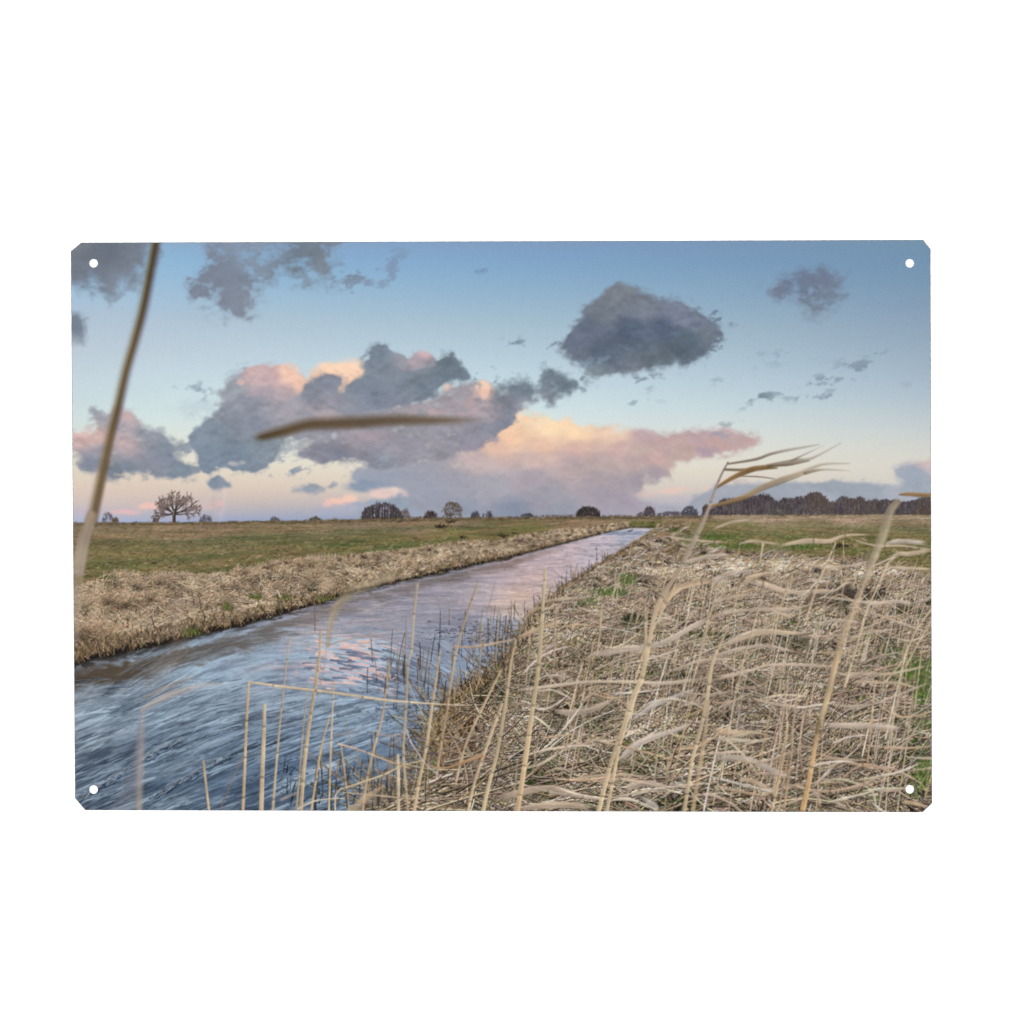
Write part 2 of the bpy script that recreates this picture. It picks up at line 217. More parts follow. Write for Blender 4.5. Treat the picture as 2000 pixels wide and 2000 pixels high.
# low shreds
spots([(750,925,34,5,(144,158,172),.75),(715,950,38,12,(138,152,172),.95),(745,955,30,8,(142,156,176),.85),(760,930,60,10,(152,160,176),.6)])
cloud([(404,948),(412,936),(422,928),(434,930),(446,940),(456,948),(452,953),(412,954)], [(430,942,128,142,164)], label='small blue grey cloud above the meadow', rad=2, amp=.5, soft=.3)
cloud([(560,966),(572,956),(592,952),(606,945),(622,942),(630,950),(642,946),(652,941),(660,948),(640,956),(612,962),(590,962)], [(600,955,138,150,170)], label='thin blue grey cloud shred above the meadow', rad=2, amp=.8, soft=.35, op=.9)
spots([(565,921,22,6,(142,152,168),.85),(540,918,14,6,(140,150,166),.8),(545,900,18,8,(160,168,178),.7),(595,1000,20,5,(160,172,194),.8),(585,935,12,3,(190,190,194),.4),(366,898,16,7,(232,228,214),.35),
       (665,978,30,9,(246,200,184),.9),(684,972,16,7,(246,206,190),.8),(640,985,10,6,(240,194,186),.7),(752,964,32,11,(236,206,196),.85),(772,958,16,8,(240,214,200),.8),(790,966,10,8,(226,198,196),.6),(700,990,60,7,(176,178,198),.5),(720,985,40,8,(160,170,192),.5),(640,1000,60,7,(170,176,198),.6),(700,1004,60,6,(158,170,192),.6),
       (292,988,26,7,(244,196,184),.85),(416,990,24,12,(238,192,186),.75),(432,985,12,6,(244,196,186),.6),(250,1000,26,6,(236,188,186),.7),(225,1000,16,4,(226,186,188),.6),(410,985,8,8,(180,178,194),.5),(160,1000,40,7,(194,182,198),.5)])
# ------------------------------------------------------------------ strokes
def strokes(x, y, ang, ln, wd, colr, curve=None, lab=None, taper=.7, shade=.18, only=None, tipdark=0., under=0.):
    """vectorised curved strokes. x,y base in picture px, ang in radians (up = +), ln and wd in picture px"""
    n = len(x); curve = np.zeros(n) if curve is None else curve
    if under:      # a darker offset copy under each blade, its drop shadow painted in ink
        r2 = lambda a: np.repeat(a, 2, 0)
        x, y, ang, ln, wd, colr, curve = map(r2, (x, y, ang, ln, wd, colr, curve)); n *= 2
        x = x.copy(); y = y.copy(); wd = wd.copy(); colr = colr.copy(); y[::2] += wd[::2] * .75 + .5; x[::2] += wd[::2] * .3; wd[::2] *= 1.15; colr[::2] = colr[::2] * under
    ns = np.maximum(2, (ln * K / .75).astype(int)); ms = np.maximum(1, np.ceil(wd * K / .7).astype(int)); tot = ns * ms
    idx = np.repeat(np.arange(n), tot); k = np.arange(tot.sum()) - np.repeat(np.cumsum(tot) - tot, tot)
    t = ((k // ms[idx]) / np.maximum(1, ns[idx] - 1)).astype(np.float32)
    o = (((k % ms[idx]) + .5) / ms[idx] - .5).astype(np.float32)
    w = wd[idx] * (1 - taper * t); ca, sa = np.cos(ang)[idx], np.sin(ang)[idx]; L = ln[idx]
    dx = L * (t * ca - curve[idx] * t * t * sa) + o * w * sa
    dy = -L * (t * sa + curve[idx] * t * t * ca) + o * w * ca
    X = ((x[idx] + dx - X0) * K).astype(int); Y = ((y[idx] + dy - Y0) * K).astype(int)
    ok = (X >= 0) & (X < W) & (Y >= 0) & (Y < H)
    if only is not None:
        ok[ok] &= only[Y[ok], X[ok]]
    c = colr[idx] * (1 + shade * (-o) * 2 * np.minimum(1, ms[idx] - 1) - np.where(tipdark < 0, -tipdark * (.75 - t), tipdark * t))[:, None]
    X, Y, c = X[ok], Y[ok], c[ok]
    IMG[Y, X] = np.clip(c, 0, 1)
    if lab is not None: LAB[Y, X] = lab
def pick(pal, n, jit=.07, wts=None):
    pal = np.array(pal, np.float32) / 255; i = rng.choice(len(pal), n, p=None if wts is None else np.array(wts) / np.sum(wts))
    return np.clip(pal[i] * (1 + rng.normal(0, jit, (n, 1))) * (1 + rng.normal(0, jit * .25, (n, 3))), 0, 1).astype(np.float32)
def tufts(x, y, s, a0, nb, spread, ln, wd, pal, wts, droop, lab, only=None, root=.4, cj=.14, base=.3):
    """tussocks drawn back to front: each a fan of drooping blades, base shadow painted in where they leave the ground"""
    n = len(x); i = np.repeat(np.arange(n), nb); m_ = len(i); s_ = s[i]
    cc = np.clip(1 + rng.normal(0, cj, n), .6, 1.35)[i]
    a = a0[i] + rng.normal(0, 1, m_) * spread[i] if np.ndim(spread) else a0[i] + rng.normal(0, spread, m_)
    strokes(x[i] + rng.normal(0, base, m_) * ln * s_, y[i] + rng.normal(0, base * .35, m_) * ln * s_, a, ln * s_ * rng.uniform(.4, 1.25, m_), np.maximum(.6, wd * s_ * rng.uniform(.5, 1.4, m_)),
            np.clip(pick(pal, m_, .08, wts) * cc[:, None], 0, 1), -np.abs(rng.normal(droop, .3, m_)) * np.sign(np.cos(a)), lab, .6, .18, only=only, tipdark=-root, under=0)
# ------------------------------------------------------------------ ground
HOR = np.interp(XS, [134,340,560,760,1000,1400,1600,1826], [1022,1021,1018,1014,1011,1008,1006,1006]).astype(np.float32)
L_MEAD = part('meadow', 'wide flat green and brown meadow left of the river')
L_FIELD = part('field', 'green and straw striped field right of the river')
gy0 = int(py(1000)); hg = H - gy0
GX, GY = XX[gy0:], YY[gy0:]
dep = np.maximum(GY - 1004, 3.)
def persp(sx, sv, ox=0, cx=1240.):      # noise whose grain follows the perspective of flat ground
    return tile(4000 + ox + (GX - cx) / dep * sx, 4000 + ox * 1.7 + np.log(dep) * sv)
GF = [(150,1028,128,116,92),(400,1028,132,118,94),(700,1024,134,120,96),(900,1018,128,114,90),(1100,1016,128,112,86),(1250,1014,126,114,86),
      (150,1050,138,120,92),(350,1050,138,122,94),(600,1040,134,120,92),(800,1032,136,120,94),(1000,1022,122,112,80),(1150,1020,130,116,90),
      (200,1075,118,110,74),(300,1080,112,108,70),(450,1065,122,114,80),(600,1062,112,110,72),(750,1050,112,108,72),(900,1040,110,108,70),(1020,1034,104,106,64),
      (250,1105,96,98,60),(350,1105,104,100,68),(450,1095,104,102,68),(560,1080,108,104,70),(680,1072,102,104,64),(780,1062,104,106,64),(900,1052,106,106,66),
      (1350,1012,140,124,98),(1500,1012,158,140,118),(1650,1012,164,146,124),(1800,1012,162,144,122),(1350,1030,112,112,72),(1450,1030,124,120,82),(1600,1028,132,122,90),(1780,1028,128,118,86),
      (1420,1048,100,106,62),(1550,1045,112,114,72),(1700,1050,108,108,68),(1800,1055,104,106,64),(1400,1068,118,116,78),(1550,1068,106,110,66),(1700,1075,104,106,62),(1800,1090,98,100,58),(1810,1115,96,98,56),(1330,1045,130,120,88),(1320,1080,128,120,84)]
_, _, gcol = field(GF, 1000, 1600, 16, 1.6, 3.5)
gcol = gcol[:hg]
n1 = persp(60, 300, 10); n2 = persp(240, 900, 500); n3 = fbm(hg, W, 3.2, 16, 21, 3, .7)
n4 = tile(GX / np.maximum(dep, 8) * 26 + 300, np.log(dep) * 620 + 90); n5 = tile(GX * .9 + 40, GY * 9 + 500)
gcol = gcol * np.array([1.02, .99, 1.02], np.float32)
gm = 1 + .20 * (n1 - .5) + .26 * (n2 - .5) + .22 * (n3 - .5) + .28 * (n4 - .5) + .22 * (n5 - .5)
gsh = gcol * gm[..., None] + (n1 - .5)[..., None] * np.array([.16, .01, .03], np.float32)
inside = GY > HOR[None, :]
edge = np.clip((GY - HOR[None, :] + 1) * 1.0, 0, 1)
over(gy0, H, np.clip(gsh, 0, 1), edge, L_MEAD)
LAB[gy0:][(edge > .5) & (GX > 1262)] = L_FIELD
# dark line along the far edge of the meadow
band = np.exp(-((GY - HOR[None, :] - 2.5) / 2.6) ** 2) * (.35 + .5 * sstep(.35, .7, fbm(hg, W, 40, 90, 30, 4)))
over(gy0, H, np.broadcast_to(C(88, 76, 56), (hg, W, 3)), band * .8)
b2 = np.exp(-((GY - 1012.5 - (GX - 1000) * -.004) / 1.8) ** 2) * sstep(840, 980, GX) * (1 - sstep(1230, 1330, GX))
over(gy0, H, np.broadcast_to(C(80, 74, 44), (hg, W, 3)), b2 * .75)
# fine grass of the meadows
def scatter(poly_fn, n): return poly_fn(n)
def meadow_tufts(n, x_lo, x_hi, y_lo, y_hi, pal, wts, mul=1.):
    u = rng.random(n) ** .75; x = rng.uniform(x_lo, x_hi, n); y = y_lo + (y_hi - y_lo) * u
    h = np.interp(x, XS, HOR); y = np.maximum(y, h + 3); d = (y - 1004) / 100
    strokes(x, y, rng.normal(0.06, .28, n) + rng.choice([0, math.pi], n), (2 + 8 * d) * rng.uniform(.5, 1.4, n) * mul, .5 + .9 * d, pick(pal, n, .1, wts), rng.normal(0, .3, n))
GP1 = [(146,128,102),(164,144,116),(106,104,62),(92,92,54),(122,110,80),(74,66,48),(124,118,76)]
meadow_tufts(5200, 134, 1240, 1016, 1130, GP1, [2,1,3,3,2,1.4,2])
meadow_tufts(4200, 1290, 1826, 1012, 1130, GP1, [3,2,3,3,2,1,2])
for x, y, s in [(905,1050,9),(985,1047,10),(1004,1042,6),(332,1108,4),(215,1099,4),(300,1100,6),(880,1020,10),(860,1029,12),(1640,1068,18)]:   # molehills and dark tussocks
    n = int(30 * s / 8); strokes(x + rng.normal(0, s * .5, n), y + rng.normal(0, s * .14, n), rng.uniform(0, math.pi, n), np.full(n, s * .3), np.full(n, 1.), pick([(48,42,34),(62,54,38),(40,36,30)], n))
# ------------------------------------------------------------------ trees
def tree_limbs(x, y, h, spread, depth, w, ang=math.pi / 2, seed=0, flat=.5, first=.34, ratio=.74):
    r = np.random.default_rng(seed); segs = []
    def go(x, y, a, l, w, d):
        x2 = x + math.cos(a) * l; y2 = y - math.sin(a) * l
        segs.append((x, y, a, l, w, r.normal(0, .12)))
        if d == 0: return
        for k in range(3 if d > 1 else 4):
            na = a + r.normal(0, spread); 
            na = na * (1 - flat * .25) + flat * .25 * (0.25 if math.cos(na) > 0 else math.pi - .25)
            go(x2, y2, na, l * r.uniform(.6, .95) * ratio / .74, max(w * .62, .5), d - 1)
    go(x, y, ang, h * first, w, depth)
    return np.array(segs)
def draw_tree(lab, segs, pal, jit=.1):
    strokes(segs[:, 0], segs[:, 1], segs[:, 2], segs[:, 3], segs[:, 4], pick(pal, len(segs), jit), segs[:, 5], lab, .35)
def clump(lab, x0, x1, ytop, ybot, n, pal, dome=True, ln=(3, 7), wd=.8, vert=.35, dens=1.):
    """a bare crown: many fine twigs inside a domed outline"""
    n = int(n * (.62 if 100 < n < 600 else 1)); u = rng.random(n) * 2 - 1; x = (x0 + x1) / 2 + u * (x1 - x0) / 2
    top = ybot - (ybot - ytop) * (np.sqrt(np.clip(1 - np.abs(u) ** 2.4, 0, 1)) if dome else 1) * rng.uniform(.84, 1.0, n) * (.86 + .3 * (tile(x * 14 + x0 * 3, x * 0 + ytop * 5) - .15))
    v = rng.random(n) ** dens; y = ybot + (top - ybot) * v + 2
    l = rng.uniform(*ln, n)
    strokes(x, y, math.pi / 2 + rng.normal(u * .35, vert), np.minimum(l, np.maximum(y - top + 1, 1.5)), np.full(n, wd), pick(pal, n, .14), rng.normal(0, .2, n), lab, .4)
DK = [(70,62,60),(84,74,70),(60,54,56),(98,86,80)]
OAK = [(74,64,58),(88,74,66),(62,54,50),(104,88,78)]
# big lone oak
l = part('oak_tree', 'large bare oak standing alone at the left of the meadow')
OAKD = [(66,56,52),(78,66,60),(58,50,48)]; OAKM = [(82,70,66),(94,80,76),(72,62,60)]
NLB = 15; ta = np.linspace(.02, math.pi - .02, NLB) + rng.normal(0, .06, NLB)
ex = 346 + 47 * np.cos(ta) * rng.uniform(.88, 1.02, NLB); ey = 1008 - np.where(np.sin(ta) > .25, 45, 20) * np.sin(ta) ** .8 * rng.uniform(.9, 1.03, NLB)
sx0 = 340 + 2.5 * np.cos(ta); sy0 = 1004 - 5 * np.sin(ta) + rng.uniform(-2, 4, NLB)
bx_, by_, ba, bl = [], [], [], []
for k in range(NLB):
    a = math.atan2(-(ey[k] - sy0[k]), ex[k] - sx0[k]); L = math.hypot(ex[k] - sx0[k], ey[k] - sy0[k]); cv = .22 * np.sign(math.cos(a)) * rng.uniform(.2, 1.2); a -= cv * .9
    strokes(np.array([sx0[k]]), np.array([sy0[k]]), np.array([a]), np.array([L]), np.array([2.4]), pick(OAKD, 1), np.array([cv]), l, .75)
    t = rng.uniform(.28, 1., 13); px_ = sx0[k] + L * (t * math.cos(a) - cv * t * t * math.sin(a)); py_ = sy0[k] - L * (t * math.sin(a) + cv * t * t * math.cos(a))
    rad2 = np.arctan2(-(py_ - 1006), px_ - 342); bx_.append(px_); by_.append(py_); ba.append(.5 * rad2 + .5 * a + rng.choice([-1, 1], 13) * rng.uniform(.3, 1.1, 13)); bl.append(rng.uniform(5, 13, 13) * (1.15 - .45 * t))
bx_, by_, ba, bl = map(np.concatenate, (bx_, by_, ba, bl))
strokes(bx_, by_, ba, bl, np.full(len(bx_), 1.0), pick(OAKM, len(bx_)), rng.normal(0, .25, len(bx_)), l, .4)
i3 = np.repeat(np.arange(len(bx_)), 3); t = rng.uniform(.4, 1., len(i3)); tx_ = bx_[i3] + bl[i3] * t * np.cos(ba[i3]); ty_ = by_[i3] - bl[i3] * t * np.sin(ba[i3])
kk_ = ((tx_ - 346) / 49) ** 2 + ((ty_ - 1010) / np.where(ty_ < 1010, 50, 8)) ** 2 < 1
strokes(tx_[kk_], ty_[kk_], ba[i3][kk_] + rng.normal(0, .7, kk_.sum()), rng.uniform(2.5, 5.5, kk_.sum()), np.full(kk_.sum(), .6), pick([(128,110,106),(114,98,94),(144,126,120)], kk_.sum()), None, l, .2)
strokes(np.array([339.5, 340.5, 341.]), np.array([1024., 1024., 1024.]), np.array([1.62, 1.5, 1.56]), np.array([18., 26., 22.]), np.array([4.6, 3.6, 4.6]), pick([(58,54,44),(66,58,50)], 3), np.zeros(3), l, .25)
for nm, lb, x0, x1, yt, yb, n, pal in [
    ('tree', 'small grey tree near the left edge of the print', 199, 222, 998, 1018, 110, [(96,96,108),(110,108,118),(84,84,94)]),
    ('bush', 'brown bush beside the small grey tree', 219, 232, 1011, 1020, 90, [(110,88,74),(92,76,66)]),
    ('bush', 'low brown bush left of the oak', 299, 310, 1011, 1020, 70, [(104,88,76),(90,78,68)]),
    ('tree', 'small tree just right of the oak', 389, 415, 1004, 1019, 150, [(98,94,104),(84,80,88)]),
    ('bush', 'small dark bush far out on the left horizon', 528, 546, 1008, 1019, 130, [(78,76,82),(92,88,92)]),
    ('bush', 'rounded grey green bush on the left horizon', 603, 629, 1009, 1020, 260, [(82,76,64),(70,66,56),(98,90,78)]),
    ('tree', 'pale tree at the right end of the grove', 782, 802, 990, 1016, 220, [(112,100,100),(98,88,88),(124,112,112)]),
    ('hedge', 'low brown hedge between grove and round tree', 798, 866, 1008, 1016, 260, [(96,78,70),(82,70,66),(108,92,84)]),
    ('bush', 'dark pointed bush right of the grove', 828, 854, 996, 1016, 330, [(72,62,62),(60,52,54),(90,76,74)]),
    ('tree', 'small dark tree left of the middle of the horizon', 919, 938, 996, 1014, 170, [(84,78,86),(70,66,74)]),
    ('tree', 'thin small tree by the middle of the horizon', 948, 963, 998, 1013, 110, [(88,84,92),(76,72,80)]),
    ('post', 'tiny post on the middle of the horizon', 942, 945, 1001, 1013, 20, [(92,88,98)]),
    ('hedge', 'low dark hedge on the middle of the horizon', 1018, 1042, 1002, 1011, 240, [(78,74,80),(66,62,68)]),
    ('hedge', 'long thin hedge line on the horizon', 998, 1260, 1005.5, 1011, 500, [(96,92,104),(84,80,90),(112,106,114)]),
    ('bush', 'big dark domed bush on the horizon', 1125, 1173, 988, 1010, 640, [(62,56,56),(50,46,48),(78,70,68)]),
    ('bush', 'low bush left of the small round tree', 1244, 1262, 1000, 1008, 110, [(110,102,108),(96,90,96)]),
    ('tree', 'small round tree on the horizon beyond the river end', 1257, 1280, 987, 1008, 330, [(82,72,76),(96,84,86),(70,62,68)]),
    ('hedge', 'low grey hedge right of the small round tree', 1284, 1336, 999, 1007, 300, [(104,98,108),(90,84,94)]),
    ('tree', 'loose pair of dark trees left of the wood', 1331, 1363, 988, 1006, 330, [(84,80,88),(70,68,76)]),
    ('tree', 'slim reddish tree at the left end of the wood', 1371, 1387, 983, 1005, 240, [(90,74,74),(76,64,66)])]:
    clump(part(nm, lb), x0, x1, yt, yb, n, pal)
# grove with visible trunks
l = part('grove', 'dense grove of bare trees on the left horizon')
clump(l, 706, 786, 980, 1016, 1500, [(84,78,82),(72,66,70),(98,90,92),(62,58,62)], ln=(4, 9), wd=.7)
tx = np.array([716,722,729,735,738,746,751,757,763,768,774,779.])
strokes(tx, np.full(12, 1018.), math.pi / 2 + rng.normal(0, .05, 12), rng.uniform(20, 29, 12), np.full(12, 1.7), pick([(60,54,56),(70,62,62)], 12), None, l, .3)
gx_ = np.array([744,749,755,731,760.]); n = 40
strokes(np.repeat(gx_, 8) + rng.normal(0, .7, n), rng.uniform(990, 1012, n), np.full(n, math.pi / 2), np.full(n, 3.), np.full(n, .9), pick([(150,158,178),(160,164,180)], n))
clump(l, 706, 786, 1008, 1019, 320, [(70,60,54),(84,70,60)], dome=False, ln=(2, 5))
# round tree with trunk
l = part('tree', 'tall rounded bare tree right of the grove')
strokes(np.array([880.]), np.array([1015.]), np.array([math.pi / 2]), np.array([22.]), np.array([3.]), pick([(74,64,58)], 1), None, l)
sg = np.vstack([tree_limbs(880, 1008, 34, .45, 4, 1.7, a, 50 + i, .2, .34, .72) for i, a in enumerate(np.linspace(.3, 2.84, 7))])
ex, ey = sg[:, 0] + np.cos(sg[:, 2]) * sg[:, 3], sg[:, 1] - np.sin(sg[:, 2]) * sg[:, 3]
draw_tree(l, sg[((ex - 883) / 21) ** 2 + ((ey - 998) / 18) ** 2 < 1], [(98,86,74),(84,74,68),(112,98,84)])
clump(l, 864, 903, 981, 1014, 240, [(100,88,76),(86,76,72)], ln=(2, 5), wd=.7)
# far wood
l = part('wood', 'long dark bare wood along the right horizon')
fx = [1386,1400,1408,1420,1440,1458,1480,1499,1506,1515,1531,1545,1558,1570,1579,1593,1602,1612,1622,1635,1647,1660,1672,1681,1693,1710,1731,1750,1763,1785,1804,1826]
fy = [996,990,976,974,972,970,966,963,972,979,974,972,969,970,964,960,964,972,981,978,970,974,973,969,981,978,978,977,981,978,973,971]
n = 9000; x = rng.uniform(1388, 1826, n); top = np.interp(x, fx, fy) + np.abs(rng.normal(0, 3.6, n)) - 2 + 6 * (tile(x * 4 + 100, np.full(n, 55.)) - .5) + 2.5 * (tile(x * 17 + 100, np.full(n, 155.)) - .5)
v = rng.random(n) ** .8; y = 1006 + (top - 1006) * v + 5; o = np.argsort(v * -1 + rng.normal(0, .5, n))
fc = pick([(78,71,76),(64,59,64),(92,84,86),(104,94,92),(70,64,68)], n, .13, [3,2,2,1.4,2])
br = (sstep(1565, 1590, x) * (1 - sstep(1620, 1640, x)) + .6 * sstep(1640, 1660, x) * (1 - sstep(1700, 1725, x)) + .7 * sstep(1780, 1795, x))[:, None]
fc = fc * (1 - br * .5) + np.array([100, 86, 76], np.float32) / 255 * br * .5
strokes(x[o], y[o], math.pi / 2 + rng.normal(0, .3, n), np.minimum(rng.uniform(4, 11, n), y[o] - top[o] + .5), np.full(n, .9), fc[o], None, l, .3)
n = 46; x = np.concatenate([rng.uniform(1405, 1510, 28), rng.uniform(1510, 1700, 12), rng.uniform(1700, 1820, 6)])
strokes(x, rng.uniform(996, 1006, n), math.pi / 2 + rng.normal(0, .05, n), rng.uniform(10, 24, n), np.full(n, .8), pick([(108,99,97),(98,90,90),(120,111,106)], n), None, l, .3)
_z = (slice(int(py(955)), int(py(1004))), slice(int(px(1386)), W)); _q = blur1(blur1(IMG[_z], 1, 0), 1, 1); IMG[_z] = .6 * _q + .4 * IMG[_z]
clump(part('bush', 'pale grey thicket in front of the wood'), 1487, 1554, 992, 1009, 700, [(98,92,88),(84,80,78),(112,104,98),(70,66,66)])
clump(part('bush', 'brown thicket at the right end of the wood'), 1786, 1830, 986, 1008, 500, [(104,88,78),(90,78,72),(80,70,66)])
n = 900; x = rng.uniform(134, 1400, n); hgt = 7.5 * np.clip(tile(x * 3.1 + 15, x * 0 + 15) - .42, 0, 1) * rng.uniform(.6, 1.2, n) + .8
strokes(x, np.interp(x, XS, HOR) + 2, math.pi / 2 + rng.normal(0, .3, n), hgt + 2, np.full(n, .9), pick([(118,106,104),(104,92,92),(132,120,120),(112,98,84)], n, .1), None, None, .4)
# sharp far edge of the fields in front of the trees
n = 2600; x = rng.uniform(134, 1826, n); yb = np.interp(x, XS, HOR)
strokes(x, yb + rng.uniform(-.5, 3.5, n), rng.normal(.0, .12, n), rng.uniform(4, 16, n), np.full(n, .9), pick([(118,102,80),(96,84,62),(136,118,94),(86,74,54)], n, .1))
strokes(rng.uniform(1388, 1826, 500), rng.uniform(1007, 1013, 500), rng.normal(0, .05, 500), rng.uniform(8, 30, 500), np.full(500, .9), pick([(172,152,128),(158,138,114),(146,126,104)], 500))
# ------------------------------------------------------------------ river
LB = [(143,1299),(175,1289),(241,1275),(297,1264),(364,1246),(408,1236),(464,1224),(508,1211),(560,1197),(606,1184),(661,1166),(706,1153),(773,1138),(828,1126),(884,1112),(939,1101),(980,1093),(1026,1081),(1081,1067),(1126,1055),(1170,1044),(1204,1036),(1233,1030)]
RB = [(1282,1029),(1259,1044),(1241,1058),(1226,1071),(1193,1089),(1159,1109),(1126,1131),(1096,1151),(1083,1167),(1062,1185),(1043,1200),(1032,1222),(1019,1245),(1003,1270),(980,1312),(939,1341),(897,1366),(873,1383),(862,1415),(853,1446),(855,1479),(855,1501),(828,1530),(806,1546),(773,1559),(739,1570),(722,1595)]
RIV = [(120, 1303)] + LB + RB + [(120, 1595)]
L_RIV = part('river', 'rippled river reflecting blue and pink sky')
WF = [(1250,1033,190,186,196),(1230,1050,172,174,188),(1180,1055,196,184,192),(1120,1075,196,178,184),(1060,1090,194,174,180),(1160,1090,192,180,190),(1100,1110,198,178,180),(1000,1110,186,166,172),(1050,1130,204,178,174),(1110,1125,190,176,184),
      (1020,1160,214,182,166),(1060,1155,200,176,172),(990,1190,218,188,168),(1040,1185,206,182,174),(960,1130,176,162,170),(940,1170,176,164,172),(900,1130,156,150,160),(860,1170,150,146,158),(800,1190,150,148,162),(900,1210,146,146,160),(970,1215,150,158,178),(1000,1230,152,164,186),
      (740,1200,152,150,162),(680,1215,154,154,168),(620,1225,156,158,172),(560,1235,160,166,182),(640,1260,166,168,182),(740,1260,142,146,162),(840,1260,136,144,162),(930,1270,140,154,178),(800,1320,138,156,178),(900,1320,134,152,176),
      (480,1255,156,170,190),(420,1275,156,176,196),(350,1300,148,170,190),(280,1330,130,148,166),(180,1350,116,128,142),(160,1320,92,84,76),(500,1290,152,172,192),(600,1300,156,168,186),(700,1310,150,158,176),(420,1330,150,174,196),(540,1350,138,158,180),(650,1370,138,162,188),(760,1400,132,156,182),(830,1430,108,130,158),
      (200,1390,122,142,162),(350,1400,128,152,176),(480,1420,114,138,164),(620,1440,106,132,162),(740,1480,98,124,154),(800,1520,72,94,124),(170,1450,108,124,142),(300,1470,98,120,144),(420,1500,86,110,138),(560,1510,82,108,138),(680,1540,80,106,138),(200,1530,84,104,126),(320,1560,72,94,120),(450,1570,66,88,116),(600,1575,66,88,116),(720,1565,64,84,110)]
m = polymask(RIV)[gy0:]
ma = blur1(blur1(m, 1, 0), 1, 1)
_, _, wc = field(WF, 1000, 1600, 14, 1.6, 1.6); wc = wc[:hg]
# wave trains: oblique crests near the camera that bend over to flat bands farther off
wob = tile(GX * .5 + 30, GY * .9 + 70) - .5; wob2 = tile(GX * 1.6 + 300, GY * 4 + 170) - .5
def train(v, sp, ratio, o): return (tile((GX + .4 * GY) / (sp * ratio) * 40 + o, (v + sp * .32 * wob2) / sp * 40 + o * 1.37) - .5) / .16
v_n = GY + .40 * GX + 14 * wob; v_n2 = GY + .26 * GX + 10 * wob; v_m = GY - .0011 * (GX - 590) ** 2 + 5 * wob; v_f = GY + 1.5 * wob
z_n = sstep(1345, 1440, GY + (GX - 400) * -.12); z_m = (1 - z_n) * sstep(1195, 1265, GY) * (1 - sstep(760, 900, GX)); z_f = np.clip(1 - z_n - z_m, 0, 1)
c_n = .60 * train(v_n, 24, 7, 500) + .68 * train(v_n, 11.5, 8, 1500) + .7 * train(v_n2, 6.2, 8, 2500) + .42 * train(v_n2, 3.6, 6, 2900)
c_m = .8 * train(v_m, 13, 5.5, 3100) + .8 * train(v_m, 7, 6, 3500) + .5 * train(v_m, 4, 6, 3900)
sf_ = np.clip((GY - 1010) / 45, 1.5, 5)
c_f = .8 * train(v_f, 5, 9, 4500) * sstep(1090, 1180, GY) + .8 * train(v_f, 2.8, 11, 5500) + .4 * train(v_f, 11, 6, 5900) * sstep(1120, 1200, GY)
con = c_n * z_n * .72 + c_m * z_m * .85 + c_f * z_f * .9
near = sstep(1250, 1420, GY + (GX - 600) * -.10)
dark = sstep(.15, 1.9, -con); lite = sstep(.25, 1.9, con)
amp = .30 + .32 * near
navy = C(40, 52, 72) * near[..., None] + C(100, 100, 118) * (1 - near[..., None])
wcol = wc + (navy - wc) * (dark * amp)[..., None]
hi = C(168, 188, 206) * near[..., None] + np.clip(wc * 1.16 + .02, 0, 1) * (1 - near[..., None])
wcol = wcol + (hi - wcol) * (lite * (.42 + .36 * near))[..., None]
fine = fbm(hg, W, 2.2, 9, 33, 2, .7) - .5
wcol = wcol * (1 + .14 * fine)[..., None]
# pink light on the ripple backs left of centre
pz = np.exp(-(((GX - 660) / 110) ** 2 + ((GY - 1300) / 62) ** 2)) * 1.15
def flecks(sp, ratio, o, lo, hi_): return sstep(lo, hi_, .75 * train(v_m, sp, ratio, o) + .5 * train(v_m, sp * .5, ratio, o + 333))
pk = flecks(11, 4.5, 6100, .25, .9) * pz
wcol = wcol + (C(222, 186, 182) - wcol) * np.clip(pk, 0, .8)[..., None]
bk = flecks(13, 5, 7100, .2, .9) * np.exp(-(((GX - 650) / 130) ** 2 + ((GY - 1285) / 42) ** 2))
wcol = wcol + (C(172, 202, 222) - wcol) * np.clip(bk, 0, .75)[..., None]
gk = flecks(15, 4, 8100, .3, 1.) * np.exp(-(((GX - 720) / 80) ** 2 + ((GY - 1330) / 60) ** 2))
wcol = wcol + (C(98, 108, 130) - wcol) * np.clip(gk * .85, 0, .8)[..., None]
# reflection of the left bank: a pale rippled edge, then a broken brown mirror image
lbx = np.array(LB); edgeY = np.interp(GX[0], lbx[:, 0], lbx[:, 1])[None, :]
de = (GY - edgeY) / np.maximum((edgeY - 1000) / 260, .12)
rn = tile(GX * 3.2 + 10, GY * 9 + 20); rn2 = tile(GX * 1.1 + 410, GY * 4 + 60)
ref = sstep(14, 24, de + 16 * (rn - .5)) * (1 - sstep(36, 66, de + 46 * (rn2 - .5) + 24 * (rn - .5))) * (.45 + .45 * sstep(700, 200, GX)) * (1 - sstep(980, 1150, GX))
wcol = wcol + (C(78, 64, 50) - wcol) * np.clip(ref, 0, .95)[..., None]
lip = (1 - sstep(5, 17, de + 8 * (rn - .5)))
wcol = wcol + (np.where((rn > .52)[..., None], C(112, 116, 126), C(54, 50, 48)) - wcol) * np.clip(lip, 0, 1)[..., None] * .85
